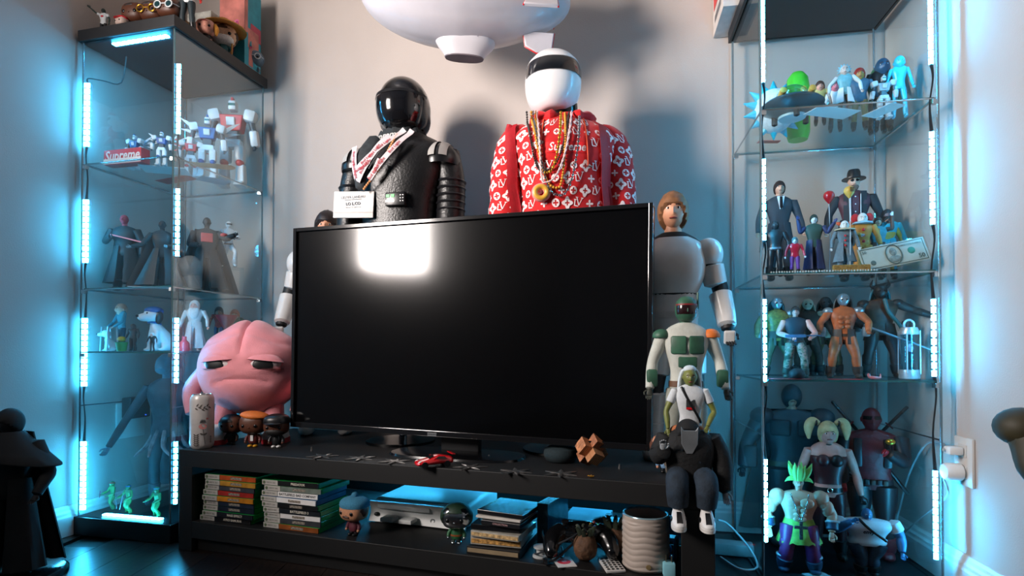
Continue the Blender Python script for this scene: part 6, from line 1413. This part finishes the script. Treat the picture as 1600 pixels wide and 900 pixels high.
for s in (-1, 1): G().tube([(s*.05, 0, .97), (s*.085, 0, 1.0), (s*.07, -.01, 1.06)], [.022, .016, .003], 8, sub=4).build('horn', mat('#221d1b', .4), r)
G().tube([(-.2, -.2, .56), (.46, -.30, .26)], [.012, .008], 8).build('spear', SIL, r); G().tube([(.02, -.09, .84), (.05, -.12, .70), (.16, -.10, .55), (.20, -.08, .40)], .02, 8, sub=5).build('breathing_hose', mat('#1f5a60', .45), r)
r = small('soldier figure in a dark vest and camouflage trousers with a rifle', 1243, .075, Y3, 479, cart=False, skin=mat('#c88a7c', .5), hair=mat('#3a2a24', .5), top=mat('#1c2a34', .6), legs=mat('#5a6a58', .7, nz=0, ns=16, ramp=('c', [(0, '#24382c'), (.42, '#6a6a58'), (.52, '#a07a70'), (.6, '#2f4a40')])), boots=mat('#2a3a34', .6), sleeve=0, w=1.3, lw=1.2, hs=1.1, belt=BROWN, arms={'L': [(-.22, -.06, .63), (-.06, -.2, .56)], 'R': [(.24, -.06, .62), (.16, -.2, .55)]}, legp={'R': [(.10, -.04, .27), (.12, .0, .045)], 'L': [(-.10, -.04, .27), (-.13, .0, .045)]})
g = G().box((-.02, -.22, .58), (.26, .03, .04)); g.box((.2, -.22, .585), (.2, .014, .016)); g.box((-.02, -.22, .54), (.03, .025, .07)); g.build('toy_rifle', mat('#3a5a78', .4), r, smooth=False, bevel=.004)
p, h = inb(CR, 1430, .10, Y3, 499); r = thing('specimen_canister', 'silver and clear specimen canister at the right of the third shelf', 'canister', p, 0, h); SV = mat('#b4bcc0', .3, .6)
G().lathe([(0, 0), (.15, 0), (.155, .02), (.15, .15), (0, .15)], 28).build('base', SV, r); G().lathe([(0, .74), (.15, .74), (.155, .76), (.12, .86), (.10, .86), (0, .86)], 28).build('lid', SV, r); G().lathe([(.128, .15), (.128, .74), (.120, .74), (.120, .15)], 28).build('glass_cylinder', glass('canister_glass', (.75, .93, .97), .05), r)
for i in range(4): a = PI/4+i*PI/2; G().tube([(.155*math.cos(a), .155*math.sin(a), .08), (.155*math.cos(a), .155*math.sin(a), .80)], .011, 8).build('tie_rod', SV, r)
G().torus((0, 0, .90), .085, .02, 20, 8).build('handle', SV, r); G().ell((.01, 0, .52), (.06, .05, .07), 12, 8, fn=lambda q: q*(1+.2*noise.noise(q*2))).build('specimen', mat('#c08a96', .5), r)
p, h = inb(CR, 1366, .045, Y3, 577); r = thing('pink_creature', 'tiny pink coiled creature on the third right shelf', 'figurine', p, 0, 1); G().tube([(-.016, 0, .014), (-.012, 0, .006), (0, -.004, .004), (.014, 0, .004), (.017, .002, .014)], [.003, .004, .004, .003, .001], 8, sub=4).build('body', mat('#c86a6a', .4), r)
p, h = inb(CR, 1245, .03, Y3, 576); r = thing('toy_helmet', 'small black toy helmet lying at the front of the third shelf', 'helmet', p, .3, h*1.4); G().ell((0, 0, .3), (.55, .5, .42), 18, 12, fn=lambda q: (q.x, q.y, max(q.z, -.7))).build('dome', MATT, r)
sticker('red lettered flat sticker at the left front of the third shelf', CR, .075, .02, Y3, .10, .018, -.176, RD, 'Supreme'); sticker('red flat sticker under the central masked figure', CR, .21, .02, Y3, .08, .016, -.1, RD)
# bottom bay
DG = mat('#30363c', .5, nz=.2); DG2 = mat('#20252a', .6, nz=.2)
p, h = inb(CR, 1236, .27, Yb, 602); r = fig('action_figure', 'large bulky figure in dark grey armour and hood at the case bottom', p, h, -.3, skin=mat('#b88a74', .5), top=DG, legs=DG, boots=DG2, w=1.55, lw=1.5, hs=1.0, belt=mat('#4a4436', .5), hands=DG2); hair_part(r, (0, -.008, .930), (.053, .062, .069), DG, front=-.15, back=-1.2, k=1.12, lump=.0, name='hood')
for s in (-1, 1): G().rbox((s*.075, -.075, .74), (.12, .03, .10), .015, (0, 0, s*.3)).build('chest_armour', DG2, r); G().ell((s*.17, 0, .80), (.075, .075, .06), 16, 10).build('shoulder_armour', DG, r); G().rbox((s*.245, -.03, .55), (.08, .09, .14), .02).build('gauntlet', DG2, r)
cape(r, DG2, .84, .04, .15, .3, .10, .16)
LTH = mat('#3a1418', .4, nz=.3, coat=.2); BLD = mat('#c9a878', .6, nz=.2, ns=20)
p, h = inb(CR, 1292, .17, Yb, 659); r = fig('action_figure', 'blonde figure with two high pigtails and a dark red corset', p, h, -.3, skin=mat('#c98f82', .45), hair=BLD, top=mat('#c98f82', .45), legs=LTH, boots=BLACK, sleeve=0, w=1.1, lw=1.0, hs=1.25, belt=BLACK, hands=BLACK, hairkw=dict(front=.35, back=-.9, k=1.14, lump=.05))
G().loft([(0, 0, .55, .092, .064), (0, 0, .60, .091, .064), (0, -.004, .67, .110, .074), (0, -.008, .73, .125, .082), (0, -.004, .755, .122, .076)], 26, 2.4, sub=3).build('corset', LTH, r)
for s in (-1, 1): G().ell((s*.044, -.074, .725), (.046, .036, .044), 16, 10).build('corset_cup', mat('#1c1416', .35) if s > 0 else LTH, r); G().tube([(s*.05, -.06, .74), (s*.07, -.03, .81), (s*.075, .02, .80)], .009, 6, sub=3).build('shoulder_strap', LTH, r); q = G().tube([(s*.055, .01, .985), (s*.10, .01, 1.0), (s*.125, .01, .95), (s*.125, 0, .87)], [.018, .032, .033, .010], 10, sub=5, flat=.8).build('pigtail', BLD, r); G().torus((s*.075, .01, .99), .02, .008, 12, 6, (0, 0, PI/2)).build('hair_band', BLACK, q)
G().torus((0, 0, .835), .036, .007, 20, 6, (PI/2, 0, 0)).build('choker', BLACK, r); G().torus((0, -.066, .508), .016, .004, 16, 6).build('buckle', CHROME, r)
RDS = mat('#6a1218', .5, nz=.25, bump=.3, bs=40); BKS = mat('#15161a', .4, nz=.2)
p, h = inb(CR, 1360, .20, Yb, 636); r = fig('action_figure', 'red and black figure with a dark visor and two swords on its back', p, h, -.42, skin=RDS, top=RDS, legs=BKS, boots=RDS, armm=BKS, w=1.42, lw=1.4, hs=1.2, eyes=False, belt=BKS, hands=RED, arms={'R': [(.17, -.08, .66), (.07, -.18, .72)], 'L': [(-.18, -.02, .64), (-.17, -.06, .50)]}, mouth=None)
for s in (-1, 1):
    G().rbox((s*.085, -.055, .70), (.05, .04, .19), .012).build('side_panel', BKS, r)
    q = G().tube([(s*.05, .075, .80), (s*.22, .085, 1.0 if s > 0 else 1.02)], .011, 8).build('sword_handle', BKS, r); G().tube([(s*.04, .075, .78), (s*-.22, .085, .42)], .013, 8, flat=.5).build('scabbard', BLACK, r); q2 = G(); q2.M = rotm((s*.115, .078, .87), (0, s*.75, 0)); q2.lathe([(0, -.004), (.03, -.004), (.03, .004), (0, .004)], 16); q2.build('sword_guard', RDS, r)
band((0, -.008, .922), (.0535, .065, .074), -.02, .26, -1.15, 1.15, 1.05).build('dark_visor', GLOSSB, r)
for i in range(5): G().rbox((-.07+.035*i, -.072, .51), (.026, .022, .034), .004).build('belt_pouch', mat('#1f2022', .5) if i % 2 else LEATH, r)
G().ell((.075, -.21, .80), (.028, .02, .02), 10, 8).build('held_trinket', GOLD, r)
MUS = mat('#d3987c', .4, nz=.06, sss=.05); PURL = mat('#7a2a5c', .4, nz=.1); NAVY = mat('#1c3450', .5); LIME = mat('#8fb04a', .7, nz=.25, ns=16)
p, h = inb(CR, 1246, .05, Yb, 744); r = fig('action_figure', 'muscular bare-chested figure with spiky light green hair and silver cross', p, h, -.3, skin=MUS, top=MUS, legs=PURL, boots=NAVY, sleeve=0, w=1.7, lw=1.75, hs=1.0, handsz=.13, dep=1.2, arms={'R': [(.31, -.02, .63), (.29, -.1, .47)], 'L': [(-.31, -.02, .63), (-.30, -.1, .47)]}, legp={'R': [(.12, -.05, .26), (.15, .0, .045)], 'L': [(-.12, -.05, .26), (-.15, .0, .045)]})
HG = mat('#8fce6a', .5, nz=.15, ns=12)
for i in range(17):
    a = i*2.4; ln = .11+.07*((i*37) % 10)/10; x, y = math.cos(a)*(.02+.03*(i % 3)/2), math.sin(a)*.035
    G().tube([(x, y, .97), (x*2.2, y*2, .99+ln*.45), (x*2.9, y*2.4, .98+ln)], [.036, .026, .002], 7, sub=3).build('hair_spike', HG, r)
for i in range(9):
    a = PI*1.0*i/8; G().tube([(.05*math.cos(a), -.02+.04*math.sin(a)*0, .985), (.10*math.cos(a), -.03, .97), (.135*math.cos(a), -.035, .94+.03*math.sin(a))], [.03, .02, .002], 7, sub=3).build('hair_spike', HG, r)
for s in (-1, 1):
    G().ell((s*.065, -.085, .735), (.07, .028, .05), 16, 10).build('pectoral', MUS, r); G().ell((s*.205, -.0, .775), (.085, .075, .085), 18, 12).build('shoulder_muscle', MUS, r); G().ell((s*.27, -.02, .68), (.06, .06, .085), 16, 10).build('upper_arm_muscle', MUS, r)
    G().tube([(s*.30, -.06, .55), (s*.295, -.09, .49)], [.062, .058], 16).build('wristband', NAVY, r); G().torus((s*.305, -.055, .56), .058, .012, 20, 8, (PI/2-.3, 0, 0)).build('band_ring', mat('#a9b4ba', .5), r); G().torus((s*.145, -.005, .17), .066, .014, 20, 8, (PI/2, 0, 0)).build('boot_ring', mat('#a9b4ba', .5), r); G().ell((s*.125, -.04, .31), (.075, .06, .09), 16, 10).build('thigh_muscle', PURL, r)
    for i in range(3): G().ell((s*.032, -.082, .655-.045*i), (.034, .02, .024), 10, 8).build('abdomen_muscle', MUS, r)
rows = []
for j in range(8):
    t = j/7; row = []
    for i in range(37):
        a = 2*PI*i/36; k_ = 1+.62*t+.07*t*math.sin(i*2.3+j); row.append((.135*k_*math.cos(a), .085*k_*math.sin(a), .56-.22*t-.03*t*abs(math.sin(i*1.37))))
    rows.append(row)
g = G(); g.sheet(rows, .004, (0, 0, -1)); g.build('ragged_kilt', LIME, r)
nk = thing('silver_chain', 'silver chain with a large cross on the muscular figure', 'necklace', p, -.3, h); g = G()
for s in (-1, 1):
    for i in range(16): t = i/15; g.ell((s*(.085-.075*t), -.075-.058*math.sin(PI*.5*min(1, t*1.6)), .82-.24*t), (.008, .006, .011), 8, 6)
g.build('links', CHROME, nk); g = G().box((0, -.142, .47), (.034, .012, .19)); g.box((0, -.143, .50), (.13, .012, .034)); g.build('cross', mat('#7f858a', .3, .8, nz=.5, ns=60), nk, smooth=False, bevel=.004)
BLS = mat('#2a6a9a', .4, nz=.15); 
p, h = inb(CR, 1352, .06, Yb, 794); r = fig('action_figure', 'stout blue-skinned figure in a white tee raising its fist', p, h, -.3, skin=BLS, top=TEE, legs=mat('#1c3040', .7, nz=.3), boots=BLACK, sleeve=.55, w=3.1, lw=2.3, hs=1.5, dep=2.3, handsz=.15, arms={'L': [(-.44, -.08, .66), (-.26, -.24, .84)], 'R': [(.44, -.02, .60), (.42, -.14, .42)]}, brow=WHT, mouth=WHT)
G().tube([(-.13, -.10, .85), (-.02, -.165, .74), (.22, -.15, .56)], .02, 8, sub=4, flat=.4).build('cross_strap', BLACK, r); G().text('envy', .08, fm(-.02, -.168, .68), .001, off=.002, shear=.2).build('shirt_lettering', BLACK, r, smooth=False)
sticker('white speckled card lying on the floor of the right case', CR, .14, .03, Yb, .06, .035, .3, mat('#9ab4b4', .5, nz=.6, ns=60))
# box on top of the right case
prbox('white box with red print overhanging the right case top', CR, -.05, .14, .22, .40, 1.635, .22, mat('#c9c2bd', .6), 'white_box', [('a', .1, .9, .35, .6, RED, 'red_print'), ('a', .2, .8, .14, .24, GREYM, 'grey_print')])

# ------------------------------------------------------------------ sockets, plugs, cables, floor pieces
def socket(label, pos, nrm, w_, h_):
    r = thing('wall_socket', label, 'socket', pos, math.atan2(nrm.x, -nrm.y)); G().rbox((0, -.004, 0), (w_, .008, h_), .003).build('cover_plate', TRIMM, r); return r
nr = V((-(B-Rw).normalized().y, (B-Rw).normalized().x, 0))
sp_ = V((1.179+.1778*(1.405-1.807), 1.405, .322))
r = socket('white wall socket with two plugs right of the display case', sp_, nr, .074, .118)
for zz in (.026, -.026): G().rbox((0, -.009, zz), (.034, .004, .03), .0015).build('outlet', mat('#c9c5c0', .4), r)
pl1 = thing('wall_plug', 'flat white plug in the upper outlet', 'plug', sp_+nr*.012+V((0, 0, .026)), r.rotation_euler[2]); G().rbox((0, -.016, 0), (.03, .032, .02), .005).build('plug_body', WHITE, pl1)
pl2 = thing('wall_plug', 'round white plug in the lower outlet', 'plug', sp_+nr*.012+V((0, 0, -.026)), r.rotation_euler[2]); g = G(); g.M = rotm((0, -.02, 0), (PI/2, 0, 0)); g.lathe([(0, -.018), (.021, -.018), (.022, .012), (.018, .018), (0, .018)], 24); g.build('plug_body', WHITE, pl2)
CBL = mat('#a9acac', .5)
def wcable(label, pts, m=CBL, rr=.003, name='power_cable'): return tag(G().tube(pts, rr, 8, sub=8).build(name, m), label, 'cable')
q = sp_+nr*.05
wcable('white cable curving from the upper plug behind the case', [q+V((0, 0, .026)), V((1.098, 1.47, .355)), V((1.112, 1.55, .34)), V((1.128, 1.64, .24)), V((1.139, 1.70, .12)), V((1.143, 1.74, .03))])
wcable('thin white cable drooping from the lower plug', [q+V((0, 0, -.045)), V((1.088, 1.44, .235)), V((1.103, 1.50, .19)), V((1.122, 1.60, .12)), V((1.138, 1.70, .04))], rr=.0022)
q = bench(BL_, .40, 0)
wcable('grey cable looping on the floor between bench and right case', [q+V((.012, .0, .12)), q+V((.05, .02, .10)), q+V((.09, -.02, .05)), q+V((.10, -.05, .008)), q+V((.05, -.06, .006)), q+V((.03, .03, .006))])
r = thing('power_strip', 'white power strip lying behind the bench end', 'power strip', q+V((.07, .07, .001)), -.3); G().rbox((0, 0, .018), (.13, .05, .034), .006).build('body', mat('#8a8c8c', .5), r); G().ell((.045, -.012, .036), (.004, .004, .002), 8, 6).build('red_switch', mat('#d02a1c', .4, em=1.5, nz=0), r)
nl = V((ld.y, -ld.x, 0)); sl = V((-1.314+.248*(2.07-2.312), 2.07, .345))
r = socket('white wall socket with a black adapter behind the left case', sl, nl, .115, .125)
ad_ = thing('power_adapter', 'black power adapter plugged in behind the left case', 'adapter', sl+nl*.0085+V((0, 0, .045)), math.atan2(nl.x, -nl.y)); G().rbox((0, -.02, 0), (.085, .04, .075), .006).build('housing', MATT, ad_); G().ell((.02, -.041, -.028), (.003, .002, .002), 8, 6).build('blue_indicator', mat('#3a6aff', .4, em=2, nz=0), ad_)
# cloaked figure on the floor at the left
cz = V((-1.305, 1.50, .0))
DKC = mat('#0b0c0e', .75, nz=.3, ns=30)
bs = thing('figure_plinth', 'round black plinth on the floor at the lower left', 'plinth', cz+V((.0, 0, .0005)), 0); G().lathe([(0, 0), (.125, 0), (.125, .010), (.115, .016), (0, .016)], 40).build('disc', GLOSSB, bs)
h = zat(640, 1.5)-.017
r = fig('action_figure', 'dark cloaked figure standing at the far left of the picture', cz+V((0, 0, .0175)), h, .1, skin=MATT, top=DKC, legs=DKC, coat=DKC, coatz=.03, flare=1.7, w=1.3, lw=1.2, hs=1.15, hands=MATT, eyes=False, arms={'R': [(.24, -.02, .62), (.22, -.10, .50)]}); cape(r, DKC, .86, .03, .12, .24, .06, .14)
rows = []
for j in range(5):
    t = j/4; rows.append([((.08+.22*t)*math.sin(a_), -.02-(.07+.08*t)*math.cos(a_), .87-.16*t-.05*t*abs(math.sin(a_))) for a_ in [(-2.4+4.8*i/24) for i in range(25)]])
G().sheet(rows, .008, (0, 0, -1)).build('shoulder_cape', DKC, r)
hair_part(r, (0, -.008, .92), (.062, .072, .078), DKC, front=.1, back=-1.2, k=1.15, lump=.01, name='hood')
# olive armoured figure at the right edge, mostly out of frame; standing on the floor
OL = mat('#38321f', .6, nz=.4, ns=14)
r = fig('action_figure', 'olive brown armoured figure at the right picture edge', (.872, .86, .001), .60, -.2, arms={'L': [(-.16, -.06, .69), (-.07, -.2, .66)]}, skin=OL, top=OL, legs=OL, boots=BROWN, w=1.3, lw=1.3, hs=1.2, eyes=False, belt=BROWN, mouth=None)
G().ell((0, -.01, .92), (.075, .085, .06), 18, 12, fn=lambda q: (q.x, q.y, max(q.z, -.3))).build('helmet', OL, r); G().lathe([(.06, 0), (.10, -.012), (.10, -.02), (.06, -.01)], 24, (0, -.01, .925)).build('helmet_brim', OL, r)
for s in (-1, 1): G().ell((s*.16, 0, .79), (.06, .06, .05), 14, 10).build('shoulder_guard', OL, r)
